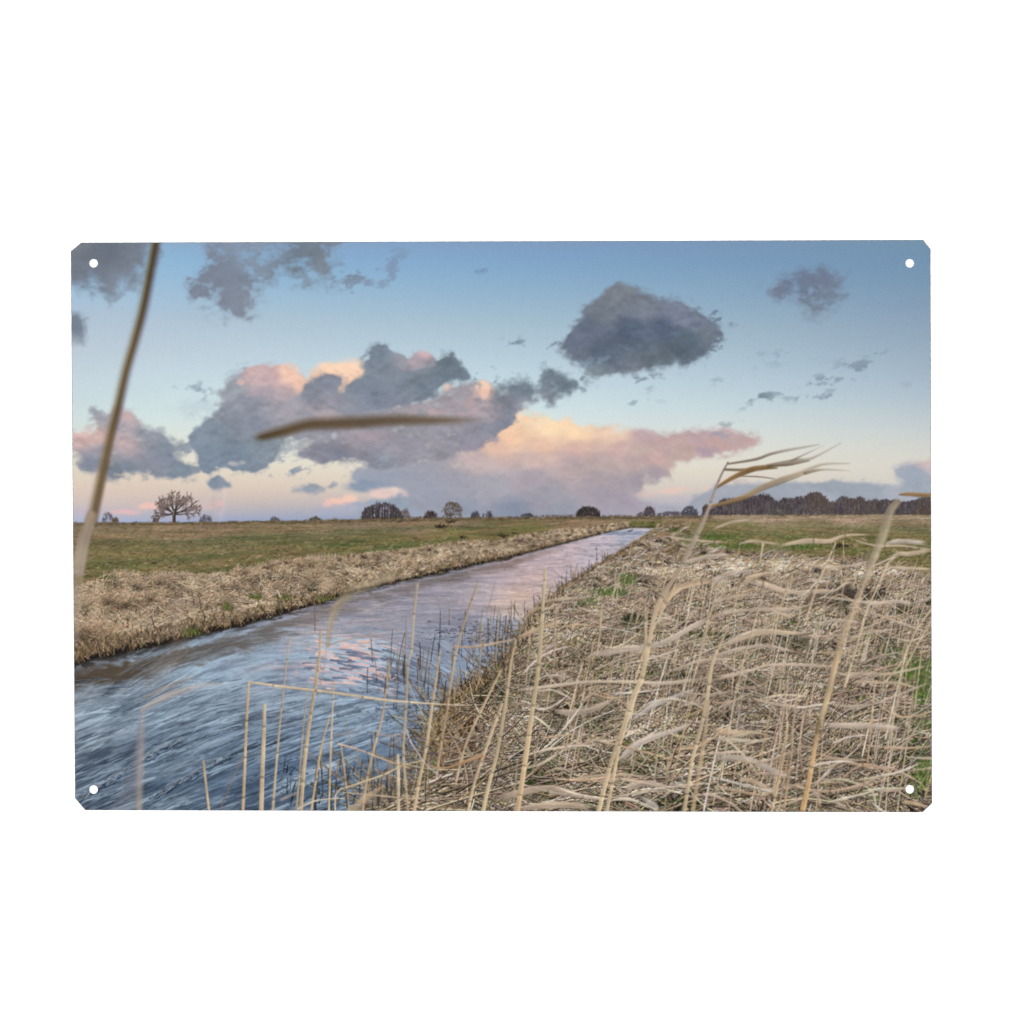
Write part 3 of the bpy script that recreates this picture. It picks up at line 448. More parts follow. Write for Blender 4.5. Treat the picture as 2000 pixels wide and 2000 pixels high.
# dark foot of the bank
ft = (1 - sstep(-1, 6, de))
wcol = wcol + (C(24, 21, 18) - wcol) * np.clip(ft, 0, 1)[..., None]
_wg = wcol.mean(-1, keepdims=True); wcol = _wg + (wcol - _wg) * (1 - .20 * near[..., None]) + .02 * near[..., None] * (1 - sstep(450, 800, GX))[..., None]
over(gy0, H, np.clip(wcol, 0, 1), ma, L_RIV)
def ripples(n, ylo, yhi, xlo, xhi, slope, ln, wd, fac, tint, mixw, jit=.05):
    y = ylo + (yhi - ylo) * rng.random(n); x = xlo + (xhi - xlo) * rng.random(n); sc_ = np.clip((y - 1005) / 420, .05, 1.4)
    b = tile(x * .9 + 77 * len(tint) + ylo, (y + slope(x, y) * x * .6) * 2.6 + xlo); k = rng.random(n) < sstep(.36, .6, b); x, y, sc_ = x[k], y[k], sc_[k]; n = len(x)
    j, i = np.clip(py(y).astype(int), 0, H - 1), np.clip(px(x).astype(int), 0, W - 1)
    c = IMG[j, i] * (1 + fac * rng.uniform(.5, 1.4, n))[:, None]; t_ = C(*tint); c = c + (t_ - c) * (mixw * rng.uniform(.4, 1.3, n))[:, None]
    a = np.arctan(slope(x, y)) + rng.normal(0, jit, n); l = ln * sc_ * rng.uniform(.4, 1.5, n); w = wd * sc_ * rng.uniform(.5, 1.5, n)
    for sg in (0, math.pi): strokes(x, y, a + sg, l * .5, w, np.clip(c, 0, 1), rng.normal(0, .1, n), None, .95, .0, only=RIVM)
RIVM = np.zeros((H, W), bool); RIVM[gy0:] = m > .5
sl_n = lambda x, y: np.clip((y - 1290) / 160, 0, 1) * (.44 - .10 * np.clip((x - 300) / 400, 0, 1)) + 0 * x
sl_m = lambda x, y: -.0022 * (x - 590) * .8 * (1 - np.clip((y - 1330) / 80, 0, 1)) + np.clip((y - 1330) / 80, 0, 1) * .36
for k_ in range(3):
    ripples(800, 1325, 1592, 134, 860, sl_n, 52, 2.2, -.17, (54, 68, 92), .16)
    ripples(800, 1325, 1592, 134, 860, sl_n, 50, 1.8, .08, (176, 195, 208), .26)
    ripples(800, 1225, 1400, 250, 880, sl_m, 56, 2.2, -.08, (100, 112, 132), .16)
    ripples(800, 1225, 1400, 250, 880, sl_m, 54, 1.8, .06, (184, 202, 214), .22)
ripples(700, 1330, 1592, 134, 860, sl_n, 24, 1.5, .14, (186, 202, 214), .36)
def pinks(n):
    x = 668 + np.clip(rng.normal(0, 58, n), -110, 120); y = 1288 + np.clip(rng.normal(0, 25, n), -46, 60) + (x - 668) * .12
    sc_ = (y - 1005) / 420; b = tile(x * 1.4 + 77, (y - .1 * x) * 5 + 7) > .47; x, y, sc_ = x[b], y[b], sc_[b]; n = len(x)
    sl = -.0016 * (x - 590) - .05; a = np.arctan(sl) + rng.normal(0, .08, n); l = 52 * sc_ * rng.uniform(.3, 1.4, n); c = pick([(222,188,184),(208,180,182),(230,198,188),(172,198,218),(166,190,212),(180,176,190)], n, .03, [3,2,2,2.4,2,1.4])
    strokes(x, y, a, l, 4.2 * sc_ * rng.uniform(.5, 1.5, n), c, rng.normal(0, .1, n), None, .9, 0., only=RIVM)
    x = 700 + rng.normal(0, 60, n); y = 1310 + rng.normal(0, 30, n); sl = -.0018 * (x - 590); l = 30 * rng.uniform(.3, 1.4, n); k = tile(x * 1.7 + 977, y * 6 + 1007) > .55
    strokes(x[k], y[k], np.arctan(sl)[k] + rng.normal(0, .08, k.sum()), l[k], 2.8 * rng.uniform(.5, 1.5, k.sum()), pick([(104,112,134),(120,128,148),(92,102,126)], k.sum(), .05), None, None, .9, 0., only=RIVM)
pinks(520)
flat = lambda x, y: 0 * x
ripples(4200, 1050, 1260, 560, 1250, flat, 90, 3.0, -.09, (116, 118, 136), .16, .03)
ripples(3400, 1050, 1260, 560, 1250, flat, 90, 2.6, .06, (216, 196, 190), .2, .03)
_b = IMG[gy0:]; _q = blur1(blur1(_b, 1, 0), 1, 1); IMG[gy0:] = np.where((RIVM[gy0:] & (GY < 1600))[..., None], .68 * _q + .32 * _b, _b)
RIVM = np.zeros((H, W), bool); RIVM[gy0:] = m > .5
# bank ripples, floating bits
for x, y, s, n in [(900,1240,40,90),(960,1235,40,110),(985,1290,26,120),(780,1395,40,80),(560,1525,40,70),(600,1500,40,50),(700,1500,30,40),(770,1330,30,50)]:
    strokes(x + rng.normal(0, s, n), y + rng.normal(0, s * .32, n), rng.normal(0, .25, n), rng.uniform(2, 7, n), rng.uniform(.7, 1.6, n), pick([(40,46,60),(58,64,78),(74,80,96)], n), None, None, .5, only=RIVM)
n = 120
strokes(rng.uniform(1090, 1250, n), rng.uniform(1050, 1165, n), np.zeros(n), rng.uniform(3, 9, n), np.full(n, .8), pick([(120,128,146),(140,146,164)], n), None, None, .5, only=RIVM)
strokes(rng.uniform(1170, 1262, 90), rng.uniform(1038, 1045, 90), np.zeros(90), rng.uniform(6, 22, 90), np.full(90, .9), pick([(134,146,168),(150,158,176)], 90), None, None, .6, only=RIVM)
strokes(np.array([1226., 1232.]), np.array([1037., 1035.]), np.zeros(2), np.array([7., 4.]), np.array([1.6, 1.8]), pick([(70,72,84)], 2), None, None, .3, only=RIVM)
for q_, c_ in [([(140,1566),(190,1538),(250,1500),(300,1470),(352,1446)], (150,164,176)), ([(290,1562),(340,1532),(400,1500),(446,1478)], (138,154,170))]:
    p_ = spline(q_, 46)[:-1]; n = len(p_) * 2; i_ = np.repeat(np.arange(len(p_)), 2); a_ = np.full(n, .52)
    strokes(p_[i_, 0] + rng.normal(0, 3, n), p_[i_, 1] + 5 + rng.normal(0, 3, n), a_ + rng.normal(0, .12, n), rng.uniform(5, 18, n), rng.uniform(.8, 2.6, n), pick([(44,58,80),(56,70,92)], n), None, None, .9, 0., only=RIVM)
    strokes(p_[i_, 0] + rng.normal(0, 3, n), p_[i_, 1] - 1 + rng.normal(0, 3, n), a_ + rng.normal(0, .12, n), rng.uniform(4, 16, n), rng.uniform(.8, 2.4, n), pick([c_, tuple(v * .9 for v in c_)], n), None, None, .9, 0., only=RIVM)
    i_ = i_[::3]; strokes(p_[i_, 0] + rng.normal(0, 2, len(i_)), p_[i_, 1] + rng.normal(0, 1, len(i_)), rng.normal(.5, .2, len(i_)), rng.uniform(2, 5, len(i_)), np.full(len(i_), 1.3), pick([(104,92,76),(84,76,66),(132,120,100)], len(i_)), None, None, .5, 0., only=RIVM)
# ------------------------------------------------------------------ left bank
L_LB = part('bank', 'left river bank of matted dry straw coloured grass')
TB = [(134,1152),(163,1140),(230,1117),(280,1121),(330,1118),(390,1121),(442,1120),(459,1108),(500,1108),(531,1096),(560,1094),(606,1088),(672,1085),(750,1076),(800,1074),(844,1065),(906,1058),(980,1055),(1015,1045),(1081,1036),(1170,1026),(1226,1018),(1238,1028)]
tbx = np.array(TB)
bm = polymask([(120, 1155)] + TB + LB[::-1] + [(120, 1304)])
cl = fbm(hg, W, 16, 26, 41, 4, .6)
bs = C(104, 88, 68) * (.7 + .6 * cl)[..., None]
over(gy0, H, np.clip(bs, 0, 1), bm[gy0:], L_LB)
STRAW = [(170,148,122),(186,166,140),(150,129,106),(130,110,90),(204,186,160),(168,156,142),(158,128,98),(110,92,74),(74,62,50)]
BKM = (blur(bm, 2.2) + .32 * (fbm(H, W, 7, 7, 47, 2) - .5)) > .44
def bank_layer(n, pal, wts, lmul, wmul, lo=0., hi=1., jit=.1, dk=.0, under=0.):
    x = 134 + 1100 * rng.random(n) ** 1.15; yt = np.interp(x, tbx[:, 0], tbx[:, 1]); yb = np.interp(x, lbx[:, 0], lbx[:, 1])
    f = lo + (hi - lo) * rng.random(n); y = yt + (yb - yt) * f; s = (y - 1000) / 200
    o = np.argsort(f + rng.normal(0, .12, n)); x, y, f, s = x[o], y[o], f[o], s[o]
    tn = tile(x * 5, y * 8); a = -.9 + 1.5 * (tn - .5) * 2.2 + rng.normal(0, .5, n); a = np.where(rng.random(n) < .5, math.pi - a, a)
    c = pick(pal, n, jit, wts) * (1 - .20 * sstep(.5, 1., f) - dk)[:, None] * (.70 + .22 * sstep(.3, .7, tile(x * 2.6 + 70, y * 4.4 + 40)) + .34 * tile(x * 7 + 170, y * 11 + 40))[:, None]
    strokes(x, y, a, 26 * s * lmul * rng.uniform(.45, 1.4, n), np.maximum(.55, 1.7 * s * wmul), np.clip(c, 0, 1), rng.normal(-.3, .35, n) * np.sign(np.cos(a)), L_LB, .55, under=under, only=BKM)
bank_layer(7000, [(70,58,46),(52,44,36),(92,76,60),(80,80,50)], [2,2,2,1], 1., 1.2)
bank_layer(9000, STRAW, [3,2,3,3,.7,2,2,2,1], 1., .9, 0, .95, dk=.06)
bank_layer(700, [(92,100,54),(84,94,46),(106,108,66)], [1,1,1], .5, 1., .1, .9)
bank_layer(4200, STRAW, [3,3,2,1,1.8,2.4,1,.6,.2], 1.1, .8, 0, .85, under=.45)
x = 134 + 1100 * rng.random(640) ** 1.15; f = .9 * rng.random(640); yt = np.interp(x, tbx[:, 0], tbx[:, 1]); yb = np.interp(x, lbx[:, 0], lbx[:, 1]); o = np.argsort(f); x, f, yt, yb = x[o], f[o], yt[o], yb[o]
y = yt + (yb - yt) * f; s = np.maximum((y - 1000) / 200, .1)
MND = [(186,166,140),(200,182,156),(168,148,122),(150,130,106),(172,158,142),(160,130,102)]
tufts(x, y + 5 * s, s, math.pi / 2 + rng.normal(0, .4, 640), 36, .8, 28, 1.15, MND, [3,1.6,3,2.4,2,1.4], .95, L_LB, BKM, .85, .17, .22)
n = 1500; x = 134 + 1100 * rng.random(n) ** 1.15; f = .15 + .8 * rng.random(n); yt = np.interp(x, tbx[:, 0], tbx[:, 1]); yb = np.interp(x, lbx[:, 0], lbx[:, 1]); y = yt + (yb - yt) * f; k = tile(x * 3 + 640, y * 5 + 640) > .56; x, y = x[k], y[k]; s = np.maximum((y - 1000) / 200, .1)
strokes(x, y, rng.normal(-1.4, .6, len(x)), rng.uniform(4, 14, len(x)) * s, 1.5 * s, pick([(66,54,44),(82,68,54),(54,45,38),(90,84,60)], len(x)), None, L_LB, .5, only=BKM)
for xm, ym, c_ in [(170,1245,(176,136,104)),(250,1180,(178,144,112)),(545,1104,(184,144,110)),(470,1112,(186,150,122)),(600,1100,(176,142,108)),(790,1075,(176,146,116)),(240,1116,(182,150,124)),(220,1135,(196,178,150)),(300,1140,(200,182,156)),(150,1180,(190,170,144))]:
    k = 5; xs__ = xm + rng.normal(0, 22, k) * (ym - 1000) / 180; tufts(xs__, ym + rng.normal(0, 5, k), np.full(k, (ym - 1000) / 190), np.full(k, math.pi / 2), 60, .7, 30, 1.2, [tuple(.55 * v + .45 * w for v, w in zip(c_, (166,146,120))), (150,128,104), (184,164,138)], None, .9, L_LB, BKM, .7, .1, .3)
n = 2600; x = 134 + 1090 * rng.random(n) ** 1.1; yt = np.interp(x, tbx[:, 0], tbx[:, 1]); s = np.maximum((yt - 1000) / 130, .12); k = rng.random(n) < sstep(.40, .62, tile(x * 7 + 64, x * 0 + 640)); x, yt, s = x[k], yt[k], s[k]; n = len(x)
strokes(x, yt + rng.uniform(0, 6, n) * s, rng.normal(1.55, .7, n), rng.uniform(3, 12, n) * np.minimum(s, .75), np.maximum(.6, 1.1 * s), pick(MND, n, .1), rng.normal(-.3, .3, n), L_LB, .6)
# hanging fringe and dark foot at the water line
n = 3000; x = 134 + 1095 * rng.random(n) ** 1.1; yb = np.interp(x, lbx[:, 0], lbx[:, 1]); s = np.maximum((yb - 1000) / 260, .12)
lump = tile(x * 4 + 7, x * 0 + 30) * 16
strokes(x, yb + (2 - lump * rng.random(n) ** 1.5) * s, rng.normal(math.pi / 2, .5, n), rng.uniform(2, 12, n) * s, 1.6 * s, pick([(26,22,18),(38,32,25),(20,18,16),(52,44,34)], n, .1), None, L_LB, .4, only=BKM)
n = 1300; x = 134 + 1095 * rng.random(n) ** 1.1; yb = np.interp(x, lbx[:, 0], lbx[:, 1]); s = np.maximum((yb - 1000) / 260, .12)
strokes(x, yb - rng.uniform(12, 40, n) * s, rng.normal(-math.pi / 2, .5, n), rng.uniform(6, 20, n) * s, 1.4 * s, pick([(140,118,90),(118,98,76),(160,138,110),(92,82,56),(80,66,50)], n, .1), None, L_LB, .6, only=BKM)
for x, y, rx, ry, n in [(375,1236,16,8,150),(445,1188,9,5,60),(500,1168,12,5,70),(330,1116,20,4,60),(290,1117,14,5,70),(200,1128,20,5,70),(430,1112,20,5,80),(640,1173,22,6,80),(560,1170,14,5,60)]:
    strokes(x + rng.normal(0, rx * .6, n), y + rng.normal(0, ry * .6, n), rng.normal(1.4, .6, n), rng.uniform(3, 9, n), np.full(n, 1.2), pick([(96,102,58),(84,92,50),(116,116,70),(70,74,44)], n), None, L_LB, only=BKM)
# upright dead stalks on that bank
n = 60; x = 150 + 700 * rng.random(n); yt = np.interp(x, tbx[:, 0], tbx[:, 1]); y = yt + rng.uniform(5, 60, n) * (yt - 1000) / 120
strokes(x, y, rng.normal(1.5, .15, n), rng.uniform(16, 44, n) * (yt - 1000) / 130, np.full(n, 1.), pick([(176,158,122),(150,132,100)], n), None, L_LB)
# strip of straw and far dam closing the river
n = 500; x = rng.uniform(1228, 1290, n)
strokes(x, rng.uniform(1020, 1029, n), rng.normal(.0, .4, n), rng.uniform(3, 9, n), np.full(n, 1.), pick([(112,112,66),(96,98,54),(134,122,86),(78,74,46)], n), None, L_MEAD)
strokes(rng.uniform(1232, 1290, 160), np.full(160, 1030.), rng.normal(0, .1, 160), rng.uniform(3, 8, 160), np.full(160, 1.2), pick([(66,60,44),(84,76,54)], 160), None, L_MEAD)
# ------------------------------------------------------------------ right bank
L_RB = part('bank', 'right river bank of tangled dry reeds and grass')
rbx = np.array(RB)
TR = [(1292,1024),(1312,1018),(1330,1020),(1350,1040),(1380,1066),(1440,1076),(1500,1078),(1560,1084),(1600,1088),(1660,1086),(1700,1092),(1735,1102),(1780,1112),(1830,1126)]
RP = TR + [(1830, 1596), (722, 1596)] + RB[::-1][1:]
rm_ = polymask(RP); rb_in = rm_[gy0:]
cl = fbm(hg, W, 24, 44, 51, 5, .6)
bs = (C(110, 94, 70) + (C(72, 60, 46) - C(110, 94, 70)) * sstep(1080, 1320, GY)[..., None]) * (.6 + .7 * cl)[..., None]
over(gy0, H, np.clip(bs, 0, 1), blur1(rb_in, 1, 1), L_RB)
RBM = rm_ > .5
trx = np.array(TR)
def edge_left(y):     # x of the right bank's water edge at a row
    o = np.argsort(rbx[:, 1]); return np.interp(y, rbx[o, 1], rbx[o, 0])
def rb_layer(n, pal, wts, lmul=1., wmul=1., mode='mat', jit=.1, ylo=1022, yhi=1592, lum=.5, under=0., lab=None):
    u = rng.random(n); y = ylo + (yhi - ylo) * u ** .8; xl = edge_left(y); x = xl + (1826 - xl) * rng.random(n)
    ty = np.interp(x, trx[:, 0], trx[:, 1], left=1020); k = y > ty + 2
    x, y = x[k], y[k]; o = np.argsort(y + rng.normal(0, 22, len(y))); x, y = x[o], y[o]; n = len(x); s = np.clip((y - 995) / 400, .06, 1.5)
    tn = tile(x * 2.2 + 900, y * 3.6 + 80); tn2 = tile(x * 6 + 70, y * 9 + 10)
    if mode == 'mat':      # fallen blades combed to the right, clumps that fan out
        fr_ = 1 - sstep(1140, 1330, y); a = .10 + .30 * fr_ + (tn - .5) * (2.9 - 1.5 * fr_) + rng.normal(0, .38 - .12 * fr_, n); a = np.where(rng.random(n) < .25, math.pi + a, a)
        ln = 70 * s ** .8 * lmul * rng.uniform(.3, 1.4, n); cv = rng.normal(-.25, .4, n)
    elif mode == 'up':
        a = 1.38 + rng.normal(0, .2, n); ln = 80 * s * lmul * rng.uniform(.4, 1.3, n); cv = rng.normal(-.1, .12, n)
    else:
        a = rng.uniform(.1, 3.0, n); ln = 34 * s * lmul * rng.uniform(.4, 1.3, n); cv = rng.normal(0, .4, n)
    big = sstep(.32, .70, tile(x * 1.15 + 500, y * 2.1 + 900)); nearf = sstep(1110, 1300, y)
    c = pick(pal, n, jit, wts) * (1 - lum * .5 + lum * tn2)[:, None] * (1.0 - nearf * (.26 - .34 * big))[:, None]
    strokes(x, y, a, ln, np.maximum(.6, 2.7 * s * wmul * rng.uniform(.4, 1.5, n)), np.clip(c, 0, 1), cv, L_RB if lab is None else lab, .6, .2, under=under)
RST = [(184,164,138),(202,184,158),(162,142,118),(140,120,98),(216,202,180),(182,172,160),(168,138,106),(110,92,74),(64,54,46),(40,34,31)]
rb_layer(6000, ylo=1150, pal=[(64,58,42),(40,36,28),(70,60,46),(78,80,46),(92,78,58)], wts=[2,1.4,2,2.4,2], lmul=1., wmul=1.3)
rb_layer(5000, [(168,146,120),(150,128,102),(184,164,136),(118,112,74),(100,106,62)], [3,2,2,1,.8], .8, .8, yhi=1260)
rb_layer(12000, RST, [3,2,3,3,1,2,2,2,1.4,.8], .8, .75, 'mat')
rb_layer(4200, [(96,102,56),(80,88,46),(112,114,66),(88,94,62)], [1,1,1,.6], .6, .9, 'any')
def patches(lst, pal):
    for x, y, rx, ry, n in lst:
        s = np.clip((y - 995) / 400, .12, 1.5)
        strokes(x + rng.normal(0, rx * .55, n), y + rng.normal(0, ry * .55, n), rng.normal(1.35, .6, n), rng.uniform(12, 34, n) * s, np.full(n, max(.9, 2.6 * s)), pick(pal, n, .14), rng.normal(-.2, .3, n), L_RB)
GRN = [(84,110,44),(66,92,38),(104,124,56),(54,72,36),(76,98,62)]
patches([(1215,1140,20,14,200),(1190,1160,26,8,160),(1140,1180,14,6,90),(1200,1118,14,8,80),(1238,1218,22,14,130),(1390,1068,40,6,160),(1340,1065,18,6,90),(1300,1060,12,5,60),(1320,1036,16,4,60),(1400,1050,40,8,160),(1345,1050,16,4,60),(1370,1090,20,6,70),(1450,1068,30,6,110),(1570,1070,40,6,130),(1470,1110,16,8,60),
         (1760,1300,46,22,330),(1800,1340,26,30,260),(1740,1280,40,12,140),(1530,1390,20,10,90),(1290,1325,14,10,60),(1300,1480,22,14,120),(1050,1500,14,18,110),(985,1520,20,16,120),(975,1320,10,14,60),(1380,1370,12,8,50),(1180,1440,18,8,60),(1680,1560,30,16,150),(1800,1520,20,30,150),(1780,1560,20,16,80),(1440,1560,16,10,70),(1690,1190,30,16,80),(1770,1190,26,12,90),(1500,1215,30,10,90),(1540,1160,18,8,50),(1630,1270,20,10,60),(1380,1240,14,12,60),(1795,1165,20,6,50)], GRN)
patches([(1670,1150,16,10,60),(1710,1160,14,12,60),(1330,1200,10,12,50),(1700,1240,12,10,40),(1650,1200,10,16,70),(1440,1250,26,10,70),(1500,1260,24,10,60),(1130,1385,26,14,110),(1160,1370,30,12,90),(1440,1340,20,10,80),(1510,1430,30,10,110),(1500,1455,34,10,100),(1640,1480,40,20,140),(1660,1440,30,14,90),(1470,1520,40,20,160),(1260,1560,24,16,110),(1320,1570,40,10,110),(1400,1540,26,16,80),(1780,1470,20,16,80),(1150,1565,30,8,80),(1090,1270,16,8,60),(1130,1250,20,8,60)], [(36,30,27),(50,42,36),(28,25,24),(66,54,46)])
rb_layer(12000, RST, [3,2.6,3,2.2,1.2,2,1.6,1.0,.3,.1], .9, .52, 'mat', under=.66, lum=.36)
rb_layer(1500, GRN, None, .5, .7, 'up')
patches([(1770,1315,34,16,140),(1805,1345,16,22,110),(1220,1138,12,10,70),(1700,1552,20,10,60)], GRN)
rb_layer(4200, RST, [3,3,2,1.2,2.2,2.2,1,.3,.0,.0], 1.2, .56, 'mat', under=.58, lum=.3)
nt_ = 900; y = 1035 + 560 * rng.random(nt_) ** .85; xl = edge_left(y) + 14; x = xl + (1826 - xl) * rng.random(nt_); ty = np.interp(x, trx[:, 0], trx[:, 1], left=1020)
k = (y > ty + 4) & (rng.random(nt_) < .05 + .95 * sstep(.36, .62, tile(x * 2 + 333, y * 3 + 99))); x, y = x[k], y[k]; o = np.argsort(y); x, y = x[o], y[o]; s = np.clip((y - 990) / 400, .08, 1.5)
dirn = .55 + 1.5 * (tile(x * 1.6 + 1234, y * 2.4 + 555) - .5) * 1.8
tufts(x, y, s, dirn, 20, .5, 92, 1.9, [(190,170,144),(206,188,162),(168,148,124),(148,128,106),(184,172,158),(172,142,110)], [3,2.2,3,2,2,1.4], .75, L_RB, RBM, .95, .17, .13)
nt_ = 120; y = 1300 + 290 * rng.random(nt_); x = edge_left(y) + 40 + (1826 - edge_left(y)) * rng.random(nt_); o = np.argsort(y); x, y = x[o], y[o]
tufts(x, y, np.clip((y - 990) / 400, .1, 1.5), rng.choice([.25, .6, 2.6, 1.2], nt_) + rng.normal(0, .2, nt_), 9, .34, 130, 3.6, [(196,178,152),(178,160,138),(206,190,166),(164,146,124)], None, .5, L_RB, RBM, .5, .12, .1)
patches([(1140,1390,24,9,60),(1440,1255,22,7,50),(1510,1260,20,6,40),(1660,1200,9,12,50),(1685,1155,14,7,50),(1712,1164,10,9,40),(1500,1450,30,10,80),(1640,1480,34,14,80),(1470,1530,34,12,80),(1260,1565,24,10,70),(1345,1570,34,8,80),(1390,1520,22,8,60),(1100,1350,26,10,60),(1225,1385,30,12,70),(1570,1340,24,10,50),(1320,1210,10,10,40),(1590,1560,26,10,60),(1420,1400,24,9,50),(1690,1420,24,10,50),(1180,1480,22,8,50)], [(42,35,31),(54,46,39),(34,30,28),(72,60,50)])
GR2 = [(96,112,58),(80,98,48),(110,124,70),(66,82,44),(92,100,66)]
patches([(1222,1136,16,10,70),(1195,1160,26,8,80),(1150,1178,16,6,40),(1700,1556,26,12,50),(1240,1218,24,12,50),(1500,1215,28,8,30),(1385,1052,50,7,80),(1470,1066,40,6,60),(1560,1070,40,5,50),(1050,1505,14,18,40),(985,1524,20,14,46),(1530,1392,20,8,26),(1290,1478,20,10,26),(1790,1200,20,8,40)], GR2)
patches([(1770,1312,36,16,190),(1800,1345,18,26,150),(1735,1276,30,8,50),(1800,1430,14,30,70),(1795,1520,16,26,70)], [(96,120,52),(80,104,44),(112,132,62),(62,82,40),(74,92,58)])
rb_layer(1500, RST, [3,2.6,3,2.2,1.2,2,1.6,.6,.2,.1], 1., .5, 'mat', under=.6, lum=.3)
rb_layer(1100, [(206,188,162),(192,172,146),(214,200,176),(180,160,134),(186,176,164)], [3,3,1.6,2,2], 1.5, .62, 'mat', ylo=1250, under=.6, lum=.22)
# ink of the bank multiplied darker and greener in hollows, paler on mounds
HOL = [(1660,1162,60,26,.70,0),(1130,1385,70,32,.74,.3),(1500,1258,110,18,.78,.3),(1250,1212,40,20,.74,.5),(1500,1432,80,28,.74,0),(1640,1475,70,32,.70,.2),(1450,1342,90,22,.80,.2),(1300,1572,150,16,.70,.3),(1050,1500,50,60,.78,.8),(960,1350,50,40,.74,.3),(1785,1500,40,60,.72,1),(1240,1480,60,36,.84,.7),(1380,1242,50,14,.78,.5),(1780,1192,40,16,.74,.4),(1180,1290,70,16,.84,.3),(1330,1330,50,14,.82,.2),(1590,1560,60,18,.80,.7),(1410,1400,50,14,.78,0),
                             (1500,1104,150,16,1.14,0),(1700,1116,60,12,1.14,0),(1350,1118,100,20,1.10,0),(1110,1235,70,36,1.08,0),(1300,1425,80,36,1.12,0),(1450,1490,90,26,1.10,0),(1590,1215,110,16,1.10,0),(1600,1330,110,20,1.08,0),(1180,1440,60,20,1.10,0),(1200,1180,60,20,1.06,0)]
def hollows(pw):
    for x, y, rx, ry, f_, gr in HOL:
        f_ = f_ ** (pw if f_ < 1 else 1)
        a0, a1, b0, b1 = max(0, int(py(y - 2.2 * ry))), min(H, int(py(y + 2.2 * ry))), max(0, int(px(x - 2.2 * rx))), min(W, int(px(x + 2.2 * rx)))
        X_, Y_ = XX[a0:a1, b0:b1], YY[a0:a1, b0:b1]; g_ = np.exp(-(((X_ - x) / rx) ** 2 + ((Y_ - y) / ry) ** 2)); g_ = sstep(.15, .9, g_ + 1.1 * (tile(X_ * 2.4 + 40, Y_ * 4.4 + 60) - .5) * g_ ** .5) * RBM[a0:a1, b0:b1]
        IMG[a0:a1, b0:b1] *= 1 + g_[..., None] * (np.array([f_ - .10 * gr, f_, f_ - .16 * gr], np.float32) - 1)
hollows(1.)
rb_layer(2600, [(196,176,148),(180,158,130),(208,190,164),(166,146,120)], [3,3,2,2], .75, .30, 'up', ylo=1110, yhi=1470, lum=.3)
rb_layer(1100, RST, [3,3,3,2,2,2,1,0,0,0], 1.5, .40, 'mat', ylo=1080, lum=.3, under=.55)
# dark undercut by the water with upright stubble
n = 1500; t = rng.random(n); y = 1345 + 160 * t; x = np.interp(y, [1345,1375,1410,1450,1480,1505], [925,880,862,855,856,858]) + 4 + np.abs(rng.normal(0, 30, n))
strokes(x, y, rng.normal(1.5, .35, n), rng.uniform(10, 36, n), rng.uniform(.8, 2.2, n), pick([(40,33,27),(58,46,36),(30,26,23),(84,66,48)], n), None, L_RB)
n = 520; y = 1345 + 165 * rng.random(n); x = np.interp(y, [1345,1375,1410,1450,1480,1505], [925,880,862,855,856,858]) + np.abs(rng.normal(0, 34, n))
strokes(x, y, rng.normal(1.5, .4, n), rng.uniform(12, 44, n), rng.uniform(.7, 1.6, n), pick([(136,108,78),(110,86,62),(166,140,108),(150,138,126)], n), rng.normal(0, .2, n), L_RB)
n = 900; y = 1060 + 420 * rng.random(n) ** 1.2; x = edge_left(y) + rng.normal(3, 7, n) * (y - 1000) / 200; s = (y - 1000) / 300
strokes(x, y, rng.normal(1.3, .5, n), rng.uniform(6, 22, n) * s + 2, np.maximum(.6, 1.6 * s), pick([(150,128,96),(120,98,72),(86,70,52),(170,150,118),(60,50,40)], n), None, L_RB)
def crisp(mask, r, gain, tone, lift=0.):
    q = IMG[gy0:]; b_ = q
    for _ in range(2): b_ = blur1(blur1(b_, r, 0), r, 1)
    o_ = np.clip((b_ + (q - b_) * gain + lift) * np.array(tone, np.float32), .02, 1); IMG[gy0:] = np.where(mask[gy0:][..., None], o_, q)
patches([(1770,1312,44,20,170),(1800,1350,22,30,110),(1735,1276,34,10,40),(1800,1430,18,34,46),(1790,1520,24,30,50),(1222,1136,22,12,34),(1186,1162,40,9,40),(1150,1180,30,7,22)], [(96,116,56),(84,102,48),(112,128,70),(66,84,44),(78,94,58)])
nd_ = 420; xd = rng.uniform(1000, 1820, nd_); yd = rng.uniform(1180, 1590, nd_)
gk_ = rng.random(nd_) < .42
for sel, pal_ in ((~gk_, [(48,40,34),(60,51,42),(38,33,29),(76,66,52)]), (gk_, [(74,84,44),(90,100,54),(60,70,38),(104,110,66)])):
    xs_d, ys_d = xd[sel], yd[sel]; kk_ = (xs_d > edge_left(ys_d) + 25) & (tile(xs_d * 2.2 + 11, ys_d * 3.4 + 17) < .52); xs_d, ys_d = xs_d[kk_], ys_d[kk_]; m_ = len(xs_d); i_ = np.repeat(np.arange(m_), 9); sd = np.clip((ys_d[i_] - 995) / 400, .12, 1.5)
    strokes(xs_d[i_] + rng.normal(0, 15, len(i_)) * sd, ys_d[i_] + rng.normal(0, 5, len(i_)) * sd, rng.normal(.9, .9, len(i_)), rng.uniform(8, 26, len(i_)) * sd, np.maximum(.8, 2.4 * sd), pick(pal_, len(i_), .14), rng.normal(-.2, .3, len(i_)), L_RB, .6)
hollows(1.25)
rb_layer(1500, [(204,186,158),(188,168,140),(174,154,126),(214,200,176)], [2,3,3,1.4], 1.6, .42, 'mat', ylo=1150, lum=.36, under=.42)
patches([(1770,1312,40,18,120),(1802,1350,18,26,90),(1800,1520,20,26,40),(1190,1160,36,9,40),(1222,1136,20,10,30)], [(94,112,58),(84,100,50),(106,120,70),(68,84,46)])
crisp(RBM, 9, 1.22, (1.01, 1.0, 1.015), .004)
